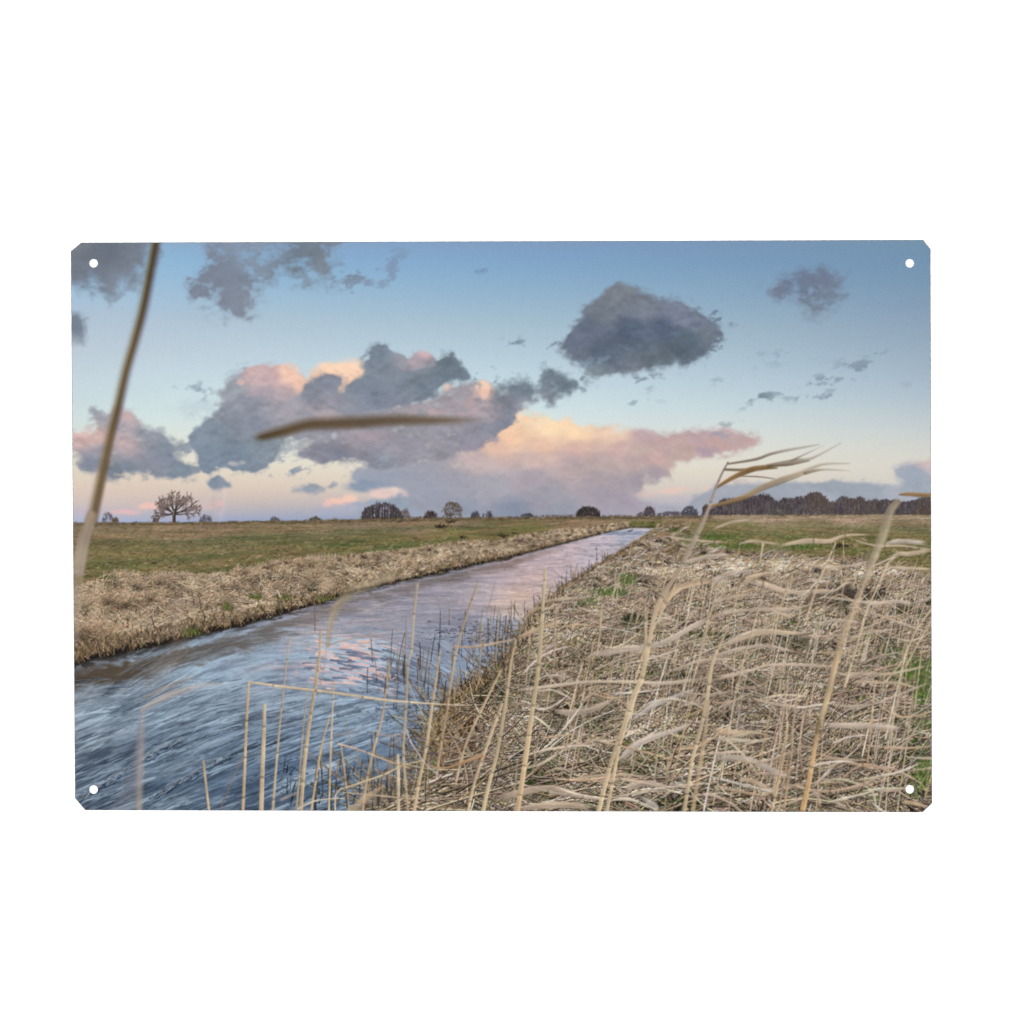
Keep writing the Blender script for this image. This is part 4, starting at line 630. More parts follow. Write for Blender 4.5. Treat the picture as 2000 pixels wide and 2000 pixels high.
crisp(BKM & (LAB == L_LB), 7, 1.1, (1.0, .985, .98), .0)
_q = blur1(blur1(IMG[gy0:], 1, 0), 2, 1); _k = (.75 * (1 - sstep(1062, 1110, GY)) * (BKM | RBM)[gy0:])[..., None]; IMG[gy0:] += (_q - IMG[gy0:]) * _k   # far ends fall out of focus
# thin stubble in the shallow water
L_ST = part('reed_stubble', 'dark thin reed stubble standing in the shallow water')
xs_ = np.concatenate([rng.normal(790, 45, 34), rng.normal(930, 45, 26), rng.normal(760, 50, 36), rng.uniform(1000, 1190, 50), rng.normal(640, 50, 12), rng.normal(990, 14, 26)])
ys_ = np.concatenate([rng.normal(1330, 28, 34), rng.normal(1285, 34, 26), rng.normal(1560, 22, 36), np.zeros(50), rng.normal(1550, 30, 12), rng.normal(1265, 26, 26)])
o = np.argsort(rbx[:, 1]); ys_[96:146] = np.interp(xs_[96:146], rbx[::-1, 0], rbx[::-1, 1]) - rng.uniform(-3, 10, 50)
n = len(xs_); sc = np.clip((ys_ - 1000) / 330, .1, 1.6)
strokes(xs_, ys_, rng.normal(1.53, .07, n), 22 + 0 * sc + rng.gamma(1.6, 14, n) * sc - 14 * (sc < .6), np.maximum(.7, 1.7 * sc * rng.uniform(.5, 1.2, n)), pick([(128,108,86),(100,86,74),(76,68,64),(150,130,104),(58,54,54)], n), rng.normal(0, .06, n), L_ST, .4)
strokes(xs_, ys_, rng.normal(-1.55, .05, n), rng.uniform(6, 18, n) * sc, np.maximum(.6, 1.3 * sc), pick([(46,50,62),(64,68,80)], n), None, None, .3, only=RIVM)
n = 26; xs2 = rng.choice([562, 570, 618, 626, 640, 662, 666, 680, 690, 556], n) + rng.normal(0, 3, n)
strokes(xs2, rng.uniform(1490, 1575, n), rng.normal(1.5, .15, n), rng.uniform(8, 34, n), rng.uniform(1, 2.4, n), pick([(26,28,34),(40,40,46)], n), rng.normal(0, .2, n), L_ST, .4)
# ------------------------------------------------------------------ near reeds and leaves, some out of focus
def reed(pts, wds, col, col2=None, al=1., soft=.8, name=None, label=None, shade=.14, al2=None, lab=None, warm=True, nseg=None, fade=0.):
    WB = np.array([.985, 1.0, 1.07], np.float32)
    P = np.array(pts, np.float32); Lr = np.sum(np.hypot(*np.diff(P, axis=0).T)); n = nseg or int(np.clip(Lr / 9, 8, 60))
    q = spline(pts, n); w = np.interp(np.linspace(0, 1, n), np.linspace(0, 1, len(wds)), wds)
    qx, qy = px(q[:, 0]), py(q[:, 1]); w = w * K / 2; so = soft * K; pad = w.max() + so + 2
    bx0, bx1 = max(0, int(qx.min() - pad)), min(W, int(qx.max() + pad)); by0, by1 = max(0, int(qy.min() - pad)), min(H, int(qy.max() + pad))
    if bx1 <= bx0 or by1 <= by0: return
    D = np.full((by1 - by0, bx1 - bx0), -1e9, np.float32); T = np.zeros_like(D); S = np.zeros_like(D)
    for i in range(n - 1):
        ax, ay, ex, ey = qx[i], qy[i], qx[i + 1], qy[i + 1]
        u0, u1 = max(bx0, int(min(ax, ex) - pad)), min(bx1, int(max(ax, ex) + pad) + 1); v0, v1 = max(by0, int(min(ay, ey) - pad)), min(by1, int(max(ay, ey) + pad) + 1)
        if u1 <= u0 or v1 <= v0: continue
        gx, gy = np.meshgrid(np.arange(u0, u1) + .5, np.arange(v0, v1) + .5)
        dx, dy = ex - ax, ey - ay; L2 = dx * dx + dy * dy + 1e-6
        t = np.clip(((gx - ax) * dx + (gy - ay) * dy) / L2, 0, 1); ddx, ddy = gx - ax - t * dx, gy - ay - t * dy
        ww = w[i] + (w[i + 1] - w[i]) * t; d = ww - np.hypot(ddx, ddy)
        sg = (ddx * dy - ddy * dx) / (math.sqrt(L2) * np.maximum(ww, .5))
        sl = (slice(v0 - by0, v1 - by0), slice(u0 - bx0, u1 - bx0)); up = d > D[sl]
        D[sl] = np.where(up, d, D[sl]); T[sl] = np.where(up, (i + t) / (n - 1), T[sl]); S[sl] = np.where(up, sg, S[sl])
    a = sstep(-so, so, D); a0 = al; a1 = al if al2 is None else al2
    a = a * (a0 + (a1 - a0) * T)
    c0 = C(*col); c1 = c0 if col2 is None else C(*col2)
    if warm: c0, c1 = c0 * WB + .012, c1 * WB + .012
    c = c0 + (c1 - c0) * T[..., None]
    st = fbm(by1 - by0, bx1 - bx0, 5, 5, int(abs(P.sum()) * 7) % 9999, 2) - .5 if soft < 1.3 else 0
    if fade: a = a * sstep(0, fade, T + .02) * (1 - sstep(1 - fade, 1.02, T))
    if soft < 1.6 and Lr > 120: jn = (T * Lr + P[0, 0]) % (64 + P[0, 1] % 30); c = c * (1 - .30 * np.exp(-((jn - 20) / 1.7) ** 2) + .08 * np.exp(-((jn - 26) / 4) ** 2))[..., None]
    ln1 = np.sin(T * (9 + P[0, 0] % 7) + P[0, 1]) * .055 + np.sin(S * 5 + T * 2 + P[0, 0]) * .035
    c = c * (1 + shade * np.clip(S, -1.2, 1.2) +   .12 * st + ln1)[..., None]
    reg = IMG[by0:by1, bx0:bx1]; reg += (np.clip(c, 0, 1) - reg) * a[..., None]
    l = lab if lab is not None else (part(name, label) if name else None)
    if l is not None: LAB[by0:by1, bx0:bx1][a > .45] = l
ST1 = (190,166,132); ST2 = (206,186,154)
# many thin upright stalks on the right bank
L_TH = part('reed_stalk', 'thin upright dry reed stalks crowding the right bank'); th_ = []
for i in range(150):
    x = rng.uniform(1000, 1810); y = rng.uniform(1230, 1600) if x > 1150 else rng.uniform(1330, 1590); h = rng.uniform(50, 190) * (.5 + (y - 1200) / 500)
    ln_ = rng.normal(.17, .06); c = pick([ST1, ST2, (172,144,106), (212,196,168), (166,148,120)], 1)[0] * 255
    th_.append((y, [(x, y), (x + ln_ * h * .5, y - h * .5), (x + ln_ * h * 1.06, y - h)], rng.uniform(1.4, 3.2) * (.55 + (y - 1200) / 600), c))
for y, p, w, c in sorted(th_, key=lambda t: t[0]): reed(p, [w, w * .75], c, None, .92, .8, lab=L_TH, nseg=8)
for y0_, n in [(1140, 60), (1200, 50)]:
    for i in range(n):
        x = rng.uniform(1190, 1800); y = rng.uniform(y0_, y0_ + 110); h = rng.uniform(30, 90); s = rng.normal(.22, .07)
        reed([(x, y), (x + s * h, y - h)], [1.7, 1.1], pick([ST1, ST2, (170,150,118)], 1)[0] * 255, None, .85, .7, lab=L_TH, nseg=6)
# swaying leaves over the right bank
LV = [([(1511,1068),(1572,1057),(1618,1057),(1652,1046),(1709,1044)],[2,10,8,5,2],(196,170,138)),([(1440,1064),(1470,1057),(1527,1064)],[2,6,2],(178,156,128)),([(1727,1064),(1754,1057),(1813,1061)],[3,9,8],(184,172,156)),
 ([(1734,1100),(1754,1082),(1777,1082),(1824,1073)],[3,8,9,7],(190,166,134)),([(1660,1052),(1710,1066),(1760,1066),(1824,1075)],[2,4,4,3],(190,166,138)),([(1390,1137),(1424,1121),(1481,1112)],[12,10,2],(176,160,142)),([(1451,1134),(1481,1123),(1513,1118)],[9,8,2],(200,172,132)),
 ([(1442,1137),(1492,1141),(1527,1153),(1561,1157),(1602,1155),(1631,1153),(1654,1139),(1680,1138)],[3,9,9,7,8,5,4,2],(196,172,140)),([(1586,1164),(1663,1173),(1709,1178),(1754,1175),(1788,1182)],[2,4,8,7,9],(196,180,156)),
 ([(1400,1134),(1360,1138),(1326,1149),(1299,1174),(1277,1208)],[8,11,11,12,6],(192,160,120)),([(1404,1266),(1447,1246),(1481,1235),(1527,1235),(1585,1239)],[8,12,14,9,3],(202,176,140)),
 ([(1390,1205),(1436,1194),(1481,1191),(1540,1190),(1588,1182)],[6,7,7,5,3],(176,156,130)),([(1508,1194),(1547,1205)],[4,7],(202,172,132)),([(1140,1278),(1181,1276),(1226,1267),(1259,1265),(1304,1251),(1359,1220),(1393,1205)],[3,12,12,10,10,9,7],(186,170,148)),
 ([(1079,1388),(1115,1392),(1159,1385),(1204,1363)],[6,14,12,5],(158,140,118)),([(1206,1492),(1237,1459),(1270,1441),(1315,1428),(1362,1408)],[12,14,12,9,3],(200,186,168)),([(999,1350),(1070,1341),(1148,1332),(1237,1332),(1304,1334),(1400,1322)],[5,6,6,6,8,8],(210,190,158)),
 ([(1230,1408),(1266,1385),(1304,1366),(1371,1341)],[5,8,7,3],(182,174,168)),([(1250,1384),(1280,1370),(1330,1362)],[3,7,2],(186,178,170)),([(1390,1326),(1447,1315),(1504,1299),(1572,1299),(1640,1304)],[9,7,5,6,4],(196,174,144)),
 ([(1638,1315),(1709,1317),(1745,1315),(1824,1298)],[4,7,5,3],(190,170,142)),([(1656,1331),(1754,1335),(1800,1347)],[4,5,2],(188,160,124)),([(1390,1429),(1447,1431),(1488,1431)],[15,10,3],(196,166,128)),([(1390,1442),(1458,1447),(1500,1446)],[7,7,2],(196,178,152)),
 ([(1390,1479),(1458,1483),(1504,1502),(1549,1522)],[14,11,10,3],(176,162,146)),([(1595,1472),(1663,1490),(1720,1504)],[4,6,3],(190,152,116)),([(1465,1363),(1518,1376),(1580,1383)],[3,6,5],(186,164,134)),
 ([(970,1562),(1026,1546),(1081,1540),(1140,1556)],[12,14,12,5],(162,142,116)),([(1010,1580),(1080,1572),(1160,1576)],[8,14,10],(182,160,130)),([(1006,1248),(1059,1226),(1108,1213)],[6,9,3],(170,142,106)),([(1059,1176),(1092,1171),(1159,1166)],[6,6,2],(164,144,116)),([(1026,1208),(1042,1192),(1062,1186)],[4,7,5],(150,120,86)),
 ([(1218,1540),(1260,1530),(1310,1538)],[10,13,4],(170,152,130)),([(1180,1562),(1260,1545),(1320,1536),(1400,1528)],[3,4,4,3],(206,186,156)),([(1250,1555),(1275,1572),(1284,1582)],[6,12,8],(172,162,150)),([(1602,1417),(1663,1417),(1731,1420),(1764,1424)],[10,11,10,6],(194,174,150)),
 ([(1590,1535),(1625,1500)],[3,7],(206,192,172)),([(1600,1530),(1640,1522),(1700,1542),(1712,1582)],[3,4,4,3],(190,192,146)),([(1505,1582),(1560,1562),(1595,1552),(1602,1582)],[4,5,5,5],(184,158,132)),([(1760,1566),(1790,1570),(1812,1578)],[8,8,4],(190,160,112)),([(1440,1520),(1480,1530),(1520,1556)],[7,9,3],(176,148,116)),
 ([(1390,1285),(1440,1268),(1500,1262),(1560,1275)],[5,7,6,3],(178,160,138)),([(1300,1315),(1370,1290),(1430,1288)],[3,6,4],(186,166,138)),([(1590,1220),(1640,1212),(1690,1218)],[4,6,3],(168,150,128)),([(1130,1510),(1090,1500),(1060,1512)],[3,4,2],(176,156,124)),([(1385,1180),(1430,1166),(1490,1160)],[3,6,3],(178,156,128)),
 ([(1330,1100),(1380,1088),(1430,1082)],[5,9,4],(180,162,138)),([(1560,1100),(1620,1108),(1690,1102)],[3,6,4],(186,164,134)),([(1734,1108),(1770,1110),(1824,1112)],[4,7,4],(196,172,138)),([(1390,1035),(1430,1020),(1470,1015)],[3,6,3],(166,146,118)),([(1300,1048),(1350,1055),(1420,1060)],[3,5,4],(176,154,124)),([(1680,1190),(1740,1210),(1824,1240)],[3,4,4],(190,170,140)),([(1640,1390),(1720,1370),(1824,1330)],[2,3,4],(186,168,140))]
for p, w, c in LV:
    far = p[0][1] < 1160; c = tuple(.6 * v + .4 * u_ for v, u_ in zip(c, (194,172,142)))
    reed(p, [v * 1.05 for v in w], c, tuple(min(255, v * 1.03) for v in c), .88, 1.7 if not far else 1.5, 'reed_leaf', None, .12, fade=.16)
for i in range(150):
    x = rng.uniform(1010, 1800); y = rng.uniform(1110, 1580); 
    if x < edge_left(np.array([y]))[0] + 15: continue
    sc_ = .45 + (y - 1100) / 500; L = rng.uniform(50, 150) * sc_; a = rng.normal(.12, .28); b = rng.normal(0, .16) * L; c = pick([(196,176,146),(182,160,130),(208,192,164),(170,148,120),(190,160,124)], 1)[0] * 255
    reed([(x, y), (x + L * .35 * math.cos(a), y - L * .35 * math.sin(a) - b * .6), (x + L * .7 * math.cos(a), y - L * .7 * math.sin(a) - b * .3), (x + L * math.cos(a), y - L * math.sin(a) + b * .4)], [1.5, 4.2 * sc_, 3.4 * sc_, 1.], c, None, .9, rng.uniform(.7, 1.5), lab=L_TH, fade=.1, nseg=10)
# named reeds, sharp and soft
R = [([(1065,1113),(1061,1178),(1052,1298),(1039,1390),(1030,1457),(1019,1530),(1009,1590)],[5,6,8,9,10,10,11],(178,164,126),(204,172,128),1,1.4),
 ([(1008,1250),(999,1290),(990,1357),(979,1424),(970,1475),(957,1524),(942,1590)],[4,5,6,7,7,7,8],(176,154,118),(202,178,136),.95,1.3),
 ([(1260,1180),(1259,1298),(1235,1368),(1217,1424),(1197,1479),(1184,1524),(1168,1590)],[3,9,12,11,9,9,9],(190,166,128),(206,182,140),.92,1.5),
 ([(1222,1420),(1210,1457),(1199,1513),(1184,1590)],[5,7,7,7],(196,172,132),(206,180,138),.95,1.2),
 ([(1448,1140),(1420,1228),(1393,1290),(1380,1368),(1368,1424),(1353,1479),(1346,1524),(1335,1590)],[3,4,7,8,7,7,7,8],(184,162,126),(204,178,136),.92,1.4),
 ([(1384,1370),(1376,1440),(1366,1500),(1352,1590)],[6,8,9,8],(182,158,124),(196,166,124),.75,2.2),
 ([(1529,1329),(1536,1381),(1536,1438),(1527,1495),(1506,1590)],[2,3,4,4.5,5],(196,172,134),(188,160,122),.95,.9),
 ([(1560,1345),(1550,1410),(1545,1480),(1530,1590)],[3,4,4,5],(180,156,120),(176,146,110),.9,1.),
 ([(1709,1331),(1700,1427),(1694,1495)],[3.4,3.6,3],(196,170,132),(176,142,104),.95,.9),
 ([(1490,1160),(1470,1230),(1452,1290),(1440,1350)],[3,4,4.5,4],(186,164,128),(190,166,130),.85,1.3),
 ([(1540,1140),(1520,1200),(1508,1262)],[3,3.5,3.5],(188,166,132),None,.85,1.2),
 ([(1632,1060),(1610,1110),(1590,1160),(1572,1220)],[3.5,3.5,4,4],(196,172,134),None,.9,1.),
 ([(1734,1100),(1712,1150),(1690,1200),(1674,1260),(1650,1340)],[4,4,4.4,5,5],(200,178,140),None,.9,1.),
 ([(1647,1056),(1648,1096)],[2.2,2.2],(186,160,124),None,.9,.8),
 ([(1490,1062),(1484,1100)],[4,2],(206,190,150),None,.9,.9),
 ([(1826,1180),(1790,1230),(1762,1290),(1730,1330)],[4,4,4,3.4],(190,168,132),None,.9,1.),
 ([(1826,1200),(1800,1244),(1770,1300)],[3,3.4,3],(196,174,136),None,.9,1.),
 ([(1320,1140),(1290,1200),(1262,1260),(1240,1330)],[3.4,4,4,4],(194,170,132),None,.9,1.1),
 ([(1176,1180),(1172,1230),(1166,1280)],[3.6,3.6,3.4],(188,164,126),None,.9,1.),
 ([(1086,1184),(1084,1240),(1082,1300)],[3.4,3.6,4],(176,152,118),None,.8,1.3),
 ([(1398,1160),(1382,1220),(1364,1290),(1350,1340)],[3,4,4.4,4],(188,164,128),None,.85,1.2)]
for p, w, c, c2, a, so in R: reed(p, w, c, c2, a, so, 'reed', None)
LR = [([(486,1333),(481,1420),(478,1500),(474,1590)],[4.4,5,5.4,5.6],(190,160,116),(198,172,130),1,.9,'snapped dry reed whose top lies level over the water'),
 ([(517,1377),(515,1440),(512,1520),(510,1590)],[6,8,8.4,8.6],(186,168,134),(196,172,134),1,1.,'thick pale reed stub standing in the river'),
 ([(567,1245),(560,1290),(549,1390),(540,1490),(532,1590)],[2.6,3.2,3.6,4.6,5.2],(168,152,122),(194,170,130),.9,1.,None),
 ([(397,1486),(402,1530),(409,1590)],[3.6,4.2,4.6],(186,158,116),(200,178,136),1,.8,'short pale reed standing in the dark water'),
 ([(473,1479),(455,1520),(440,1556),(426,1590)],[2,2,2,2],(140,116,92),(130,104,80),.9,.7,None),
 ([(626,1231),(623,1290),(606,1401),(595,1490),(587,1590)],[4,5,6.4,7,7.6],(176,150,112),(198,172,128),.95,1.1,None),
 ([(600,1340),(592,1424),(586,1500),(578,1590)],[2,3,3.6,4],(160,144,118),(184,160,120),.85,1.,None),
 ([(652,1330),(646,1468),(642,1590)],[2.6,3.8,4.2],(196,174,136),(198,174,132),.95,.9,None),
 ([(643,1401),(626,1468),(607,1590)],[2.6,4,4.4],(184,160,120),(196,166,118),.95,.9,None),
 ([(666,1455),(675,1524),(682,1586)],[3,3,3.6],(190,166,126),(172,140,104),.95,.8,None),
 ([(761,1303),(746,1401),(726,1479),(713,1545),(708,1590)],[3,4.4,5,5,5],(180,158,122),(186,160,120),.92,1.2,None),
 ([(815,1142),(808,1200),(804,1267),(797,1298),(793,1379),(788,1468),(793,1540),(797,1590)],[6,5,5,5,5,5,5,5],(172,156,130),(184,160,124),.9,1.3,'tall reed reaching up in front of the far river bank'),
 ([(933,1140),(917,1185),(897,1249),(886,1298),(873,1390),(859,1468),(852,1520)],[4,5,5,5,5,5,4],(164,146,116),(184,158,120),.88,1.4,None),
 ([(860,1270),(857,1290),(844,1379),(833,1457),(819,1524),(808,1590)],[3,4,6,6.4,6.8,7],(176,158,130),(200,172,128),.95,1.1,None),
 ([(777,1475),(778,1530),(778,1590)],[5.6,6,6.4],(204,186,148),(196,176,138),1,.9,'blunt pale reed stump at the foot of the right bank'),
 ([(980,1306),(946,1375),(917,1435),(902,1479),(890,1530)],[5,5,5,5,5],(186,160,122),(196,170,130),.92,1.2,None),
 ([(980,1375),(951,1457),(928,1524),(913,1590)],[6,6,6,6],(188,164,128),(204,178,136),.95,1.2,None),
 ([(640,1230),(634,1300),(622,1360)],[2,3,3],(150,136,116),None,.5,2.2,None),
 ([(940,1215),(938,1270),(936,1330)],[3,3.4,3],(160,136,104),None,.85,1.1,None),
 ([(615,1165),(615,1232)],[2,2.2],(120,92,74),None,.9,.8,None),
 ([(975,1185),(972,1240),(968,1290)],[2.4,3,3],(168,148,118),None,.8,1.2,None),
 ([(966,1140),(952,1200),(945,1260)],[2.6,3,3],(150,138,128),None,.55,1.6,None)]
for p, w, c, c2, a, so, lb in LR: reed(p, w, c, c2, a, so, 'reed', lb)
LX = [([(486,1332),(550,1341),(650,1353),(750,1367),(848,1375),(906,1377)],[3.4,5,5,4.6,3,2],(200,176,138),(206,186,150),1,.9),([(655,1590),(658,1548),(690,1534),(750,1513),(790,1494),(826,1486)],[3,3,3.6,3.6,3.2,2.4],(206,184,142),(196,172,128),.95,.8),
 ([(661,1453),(700,1464),(739,1479),(773,1492),(800,1500)],[4,3.2,3,3,2.4],(206,178,150),(190,162,124),.95,.8),([(793,1419),(800,1444),(813,1466),(835,1497),(862,1517)],[2,2.6,2.8,2.8,2],(196,180,172),(186,170,154),.95,.8),
 ([(583,1580),(605,1568),(628,1562),(672,1559)],[4,3.4,3,2],(206,190,160),None,.95,.9),([(670,1548),(740,1554),(800,1560),(830,1558)],[2.4,3,3,2],(190,168,130),None,.9,.9),([(550,1562),(580,1548)],[5,3],(176,150,128),None,.75,2.),
 ([(680,1592),(712,1562),(748,1536)],[18,16,5],(186,160,124),None,.75,4.),([(830,1492),(870,1500),(940,1476)],[3,4,8],(172,136,96),None,.9,1.2),([(1390,1300),(1390,1300.5)],[.5,.5],(180,160,130),None,.1,1.),
 ([(743,1434),(760,1438),(782,1434)],[5,6,5],(166,158,158),None,.7,2.2),([(655,1436),(680,1432),(700,1426)],[6,5,2],(156,148,142),None,.6,2.2),([(757,1456),(775,1448),(784,1440)],[2,4,4],(160,136,132),None,.7,1.6),
 ([(640,1260),(665,1252),(700,1245),(780,1232)],[3,5,4,2],(176,146,112),(170,160,150),.65,2.),([(880,1262),(920,1264),(960,1258),(1000,1250)],[2,4,6,4],(188,152,114),(186,166,134),.85,1.4),([(700,1258),(720,1254)],[3,3],(190,160,126),None,.6,2.),([(715,1196),(740,1184),(770,1174)],[5,5,2],(176,158,142),None,.5,2.6)]
for p, w, c, c2, a, so in LX: reed(p, w, c, c2, a, so, 'reed_leaf', None)
# out of focus plumes and stems close to the lens
reed([(640,1262),(646,1218),(657,1189),(684,1156),(728,1140),(764,1128),(800,1126)],[5,11,16,20,18,14,4],(160,140,104),(186,168,136),.66,6.,'reed_plume','soft pale plume of a reed leaning over the far water edge', .05, .5)
reed([(600,1200),(640,1192),(680,1166)],[2,6,10],(156,138,108),None,.4,4.)
reed([(277,1390),(274,1450),(272,1530),(270,1600)],[9,15,13,13],(158,146,134),(176,154,130),.42,4.5,'blurred_reed','faint blurred reed standing in the water at lower left', .1, .72)
reed([(275,1440),(262,1520),(235,1600)],[14,30,44],(140,134,132),None,.34,9.)
reed([(277,1386),(319,1363),(353,1350),(400,1338),(440,1336)],[5,11,13,9,3],(196,166,136),(200,176,154),.62,4.,None,None,.05,.3)
reed([(277,1366),(324,1343),(375,1323)],[5,11,4],(180,152,122),None,.35,4.)
reed([(345,1180),(348,1230),(340,1280),(290,1330)],[30,44,40,20],(142,122,102),None,.24,12.)
reed([(430,940),(428,980),(424,1010)],[10,26,20],(196,178,172),None,.25,9.)
reed([(154,1111),(163,1058),(178,1014)],[26,24,19],(168,150,126),(152,136,112),.72,5.)
L_F = part('blurred_reed', 'tall blurred brown reed crossing the sky at the left edge')
SP = [(306,462),(281,593),(264,660),(245,727),(230,794),(219,838),(207,891),(193,958),(181,1014)]
reed([(x - 5, y) for x, y in SP], [12,13,14,14,14,14,15,15,16], (124,120,98), (136,124,102), .42, 6.5, shade=0, lab=L_F, warm=False)
reed([(x + 9, y) for x, y in SP[:6]], [7,10,10,10,9,6], (112,112,134), (136,134,150), .42, 4.5, shade=0)
reed([(x + 1, y) for x, y in SP], [11,11,11,11,12,13,14,15,16], (74,54,28), (112,92,66), .92, 6.8, lab=L_F, shade=-.14, warm=False)
reed([(178,1008),(163,1058),(154,1111),(149,1170),(146,1250)],[20,22,22,20,16],(158,138,112),(176,158,134),.82,5.,lab=L_F,al2=.35,shade=.05)
reed([(493,858),(520,851),(556,842),(606,829),(684,826),(773,821),(860,821),(945,820)],[7,14,18,20,22,20,14,6],(70,50,22),(100,84,66),.92,8.2,'blurred_leaf','dark brown blurred reed leaf lying level across the great cloud', .04, .74, fade=.13, warm=False)
reed([(500,850),(560,832),(610,818),(700,814),(800,810)],[8,14,12,12,6],(128,116,104),None,.35,6.)
# the windblown reed over the right horizon
l = part('reed', 'windblown reed with streaming brown leaves above the right horizon')
SL = [([(1422,906),(1476,897),(1504,887),(1538,879),(1572,873),(1600,868)],[3,5,5,5,4,2],(122,108,90),(160,150,138),.95,1.6,.35),([(1415,917),(1458,917),(1515,907),(1554,900),(1579,897),(1606,885),(1642,865)],[4,5,7,8,5,4,2],(116,96,74),(160,152,144),.95,1.8,.3),
 ([(1398,953),(1431,933),(1465,918),(1486,914),(1518,914)],[4,8,10,9,2],(150,120,80),(116,92,64),.95,1.8,.9),([(1385,990),(1424,980),(1458,969),(1488,953),(1527,938),(1561,926),(1588,913),(1613,906),(1660,905)],[4,7,9,11,12,10,6,4,2],(160,128,84),(150,138,126),.95,2.,.3),
 ([(1572,924),(1606,917),(1660,919)],[6,4,2],(146,128,108),(176,168,158),.8,1.8,.3),([(1545,900),(1570,888),(1608,870)],[3,3,1.5],(140,126,110),(180,174,166),.7,1.4,.3),([(1447,930),(1481,931),(1513,935)],[1.6,2.4,1.4],(120,104,86),None,.8,1.,.7),([(1500,910),(1540,908),(1580,900)],[3,4,2],(110,92,72),None,.7,1.6,.5)]
for p, w, c, c2, a, so, a2 in SL: reed(p, [v * 1.1 for v in w], tuple(v * .9 for v in c), c2, 1., so, lab=l, al2=a2 + .1, warm=False)
reed([(1422,903),(1410,925),(1398,953),(1388,982),(1371,1025),(1348,1071),(1331,1107),(1299,1156),(1279,1200),(1262,1290)],[3,4,4.5,6,8,8,8,9,9,8],(132,120,108),(194,168,130),.92,1.5,lab=l,shade=.08)
reed([(1365,1030),(1350,1060),(1335,1095)],[14,16,10],(160,144,118),None,.4,4.)
# blurred stem at the right, sharp lower down
l = part('reed', 'tall reed with a dark joint rising through the right bank')
reed([(1752,980),(1738,1000),(1725,1045),(1709,1084)],[13,17,17,15],(162,144,112),(184,166,136),.72,4.,lab=l)
reed([(1709,1084),(1684,1146),(1665,1194),(1647,1239),(1634,1290)],[15,13,13,12,12],(184,164,132),(192,164,124),.72,3.,lab=l)
reed([(1634,1288),(1618,1354),(1600,1414)],[11,11,10],(190,162,120),(188,164,124),.95,1.6,lab=l)
reed([(1598,1416),(1593,1449),(1581,1518),(1566,1590)],[9,8,10,11],(176,146,104),(206,168,116),1,1.1,lab=l)
reed([(1601,1408),(1598,1420),(1596,1432)],[7,11,8],(128,108,78),None,.9,1.6,lab=l)
reed([(1757,966),(1775,965),(1800,967),(1830,967)],[3,8,8,8],(134,104,66),(146,116,74),.95,1.8,'blurred_leaf','short brown leaf at the right edge below the cloud')
# ------------------------------------------------------------------ print grain, tone, down to mesh resolution
IMG = np.clip(IMG, 0, 1)
h2, w2_ = H // 2, W // 2
SM = IMG[:h2 * 2, :w2_ * 2].reshape(h2, 2, w2_, 2, 3).mean((1, 3))
SM = np.clip(SM + rng.normal(0, .008, (h2, w2_, 1)) + rng.normal(0, .004, (h2, w2_, 3)), 0, 1).astype(np.float32)
LB2 = LAB[:h2 * 2:2, :w2_ * 2:2].copy()
LIN = np.where(SM <= .04045, SM / 12.92, ((SM + .055) / 1.055) ** 2.4).astype(np.float32)
# ------------------------------------------------------------------ scene
sc = bpy.context.scene
PX = .30 / 1680.                                   # metres for one picture pixel
def wx(x): return (x - 1000.) * PX
def wz(y): return (1000. - y) * PX
CHAM = [(139.2,491),(160,474.6),(1802,469.2),(1816.6,487),(1819.6,1568),(1801,1585.6),(167,1581.4),(147.4,1558)]
HOLES = [(182.7,514),(1777,514),(182.7,1542),(1777,1541.6)]; HR = 8.4
E_TOTAL = 1.96

def mat(name, rough, spec):
    m = bpy.data.materials.new(name); m.use_nodes = True; b = m.node_tree.nodes['Principled BSDF']
    b.inputs['Roughness'].default_value = rough; b.inputs['Specular IOR Level'].default_value = spec
    return m, m.node_tree, b
m_print, nt, b = mat('printed_ink', .42, .06)
at = nt.nodes.new('ShaderNodeVertexColor'); at.layer_name = 'ink'
nt.links.new(at.outputs['Color'], b.inputs['Base Color'])
m_metal, nt, b = mat('bare_metal_edge', .45, .3)
b.inputs['Base Color'].default_value = (.055, .056, .058, 1)
b.inputs['Metallic'].default_value = .0
nz = nt.nodes.new('ShaderNodeTexNoise'); nz.inputs['Scale'].default_value = 900; rp = nt.nodes.new('ShaderNodeValToRGB')
rp.color_ramp.elements[0].color = (.03, .03, .032, 1); rp.color_ramp.elements[1].color = (.22, .22, .225, 1)
rp.color_ramp.elements[0].position = .38; rp.color_ramp.elements[1].position = .7
tc = nt.nodes.new('ShaderNodeTexCoord'); nt.links.new(tc.outputs['Object'], nz.inputs['Vector']); nt.links.new(nz.outputs['Fac'], rp.inputs['Fac']); nt.links.new(rp.outputs['Color'], b.inputs['Base Color'])
m_wall, nt, b = mat('white_wall_paint', .8, .1)
nz = nt.nodes.new('ShaderNodeTexNoise'); nz.inputs['Scale'].default_value = 40; rp = nt.nodes.new('ShaderNodeValToRGB')
rp.color_ramp.elements[0].color = (.925, .925, .925, 1); rp.color_ramp.elements[1].color = (.94, .94, .94, 1)
nt.links.new(nz.outputs['Fac'], rp.inputs['Fac']); nt.links.new(rp.outputs['Color'], b.inputs['Base Color'])

def link(name, me, m, parent=None):
    o = bpy.data.objects.new(name, me); sc.collection.objects.link(o)
    if m: me.materials.append(m)
    if parent: o.parent = parent
    return o
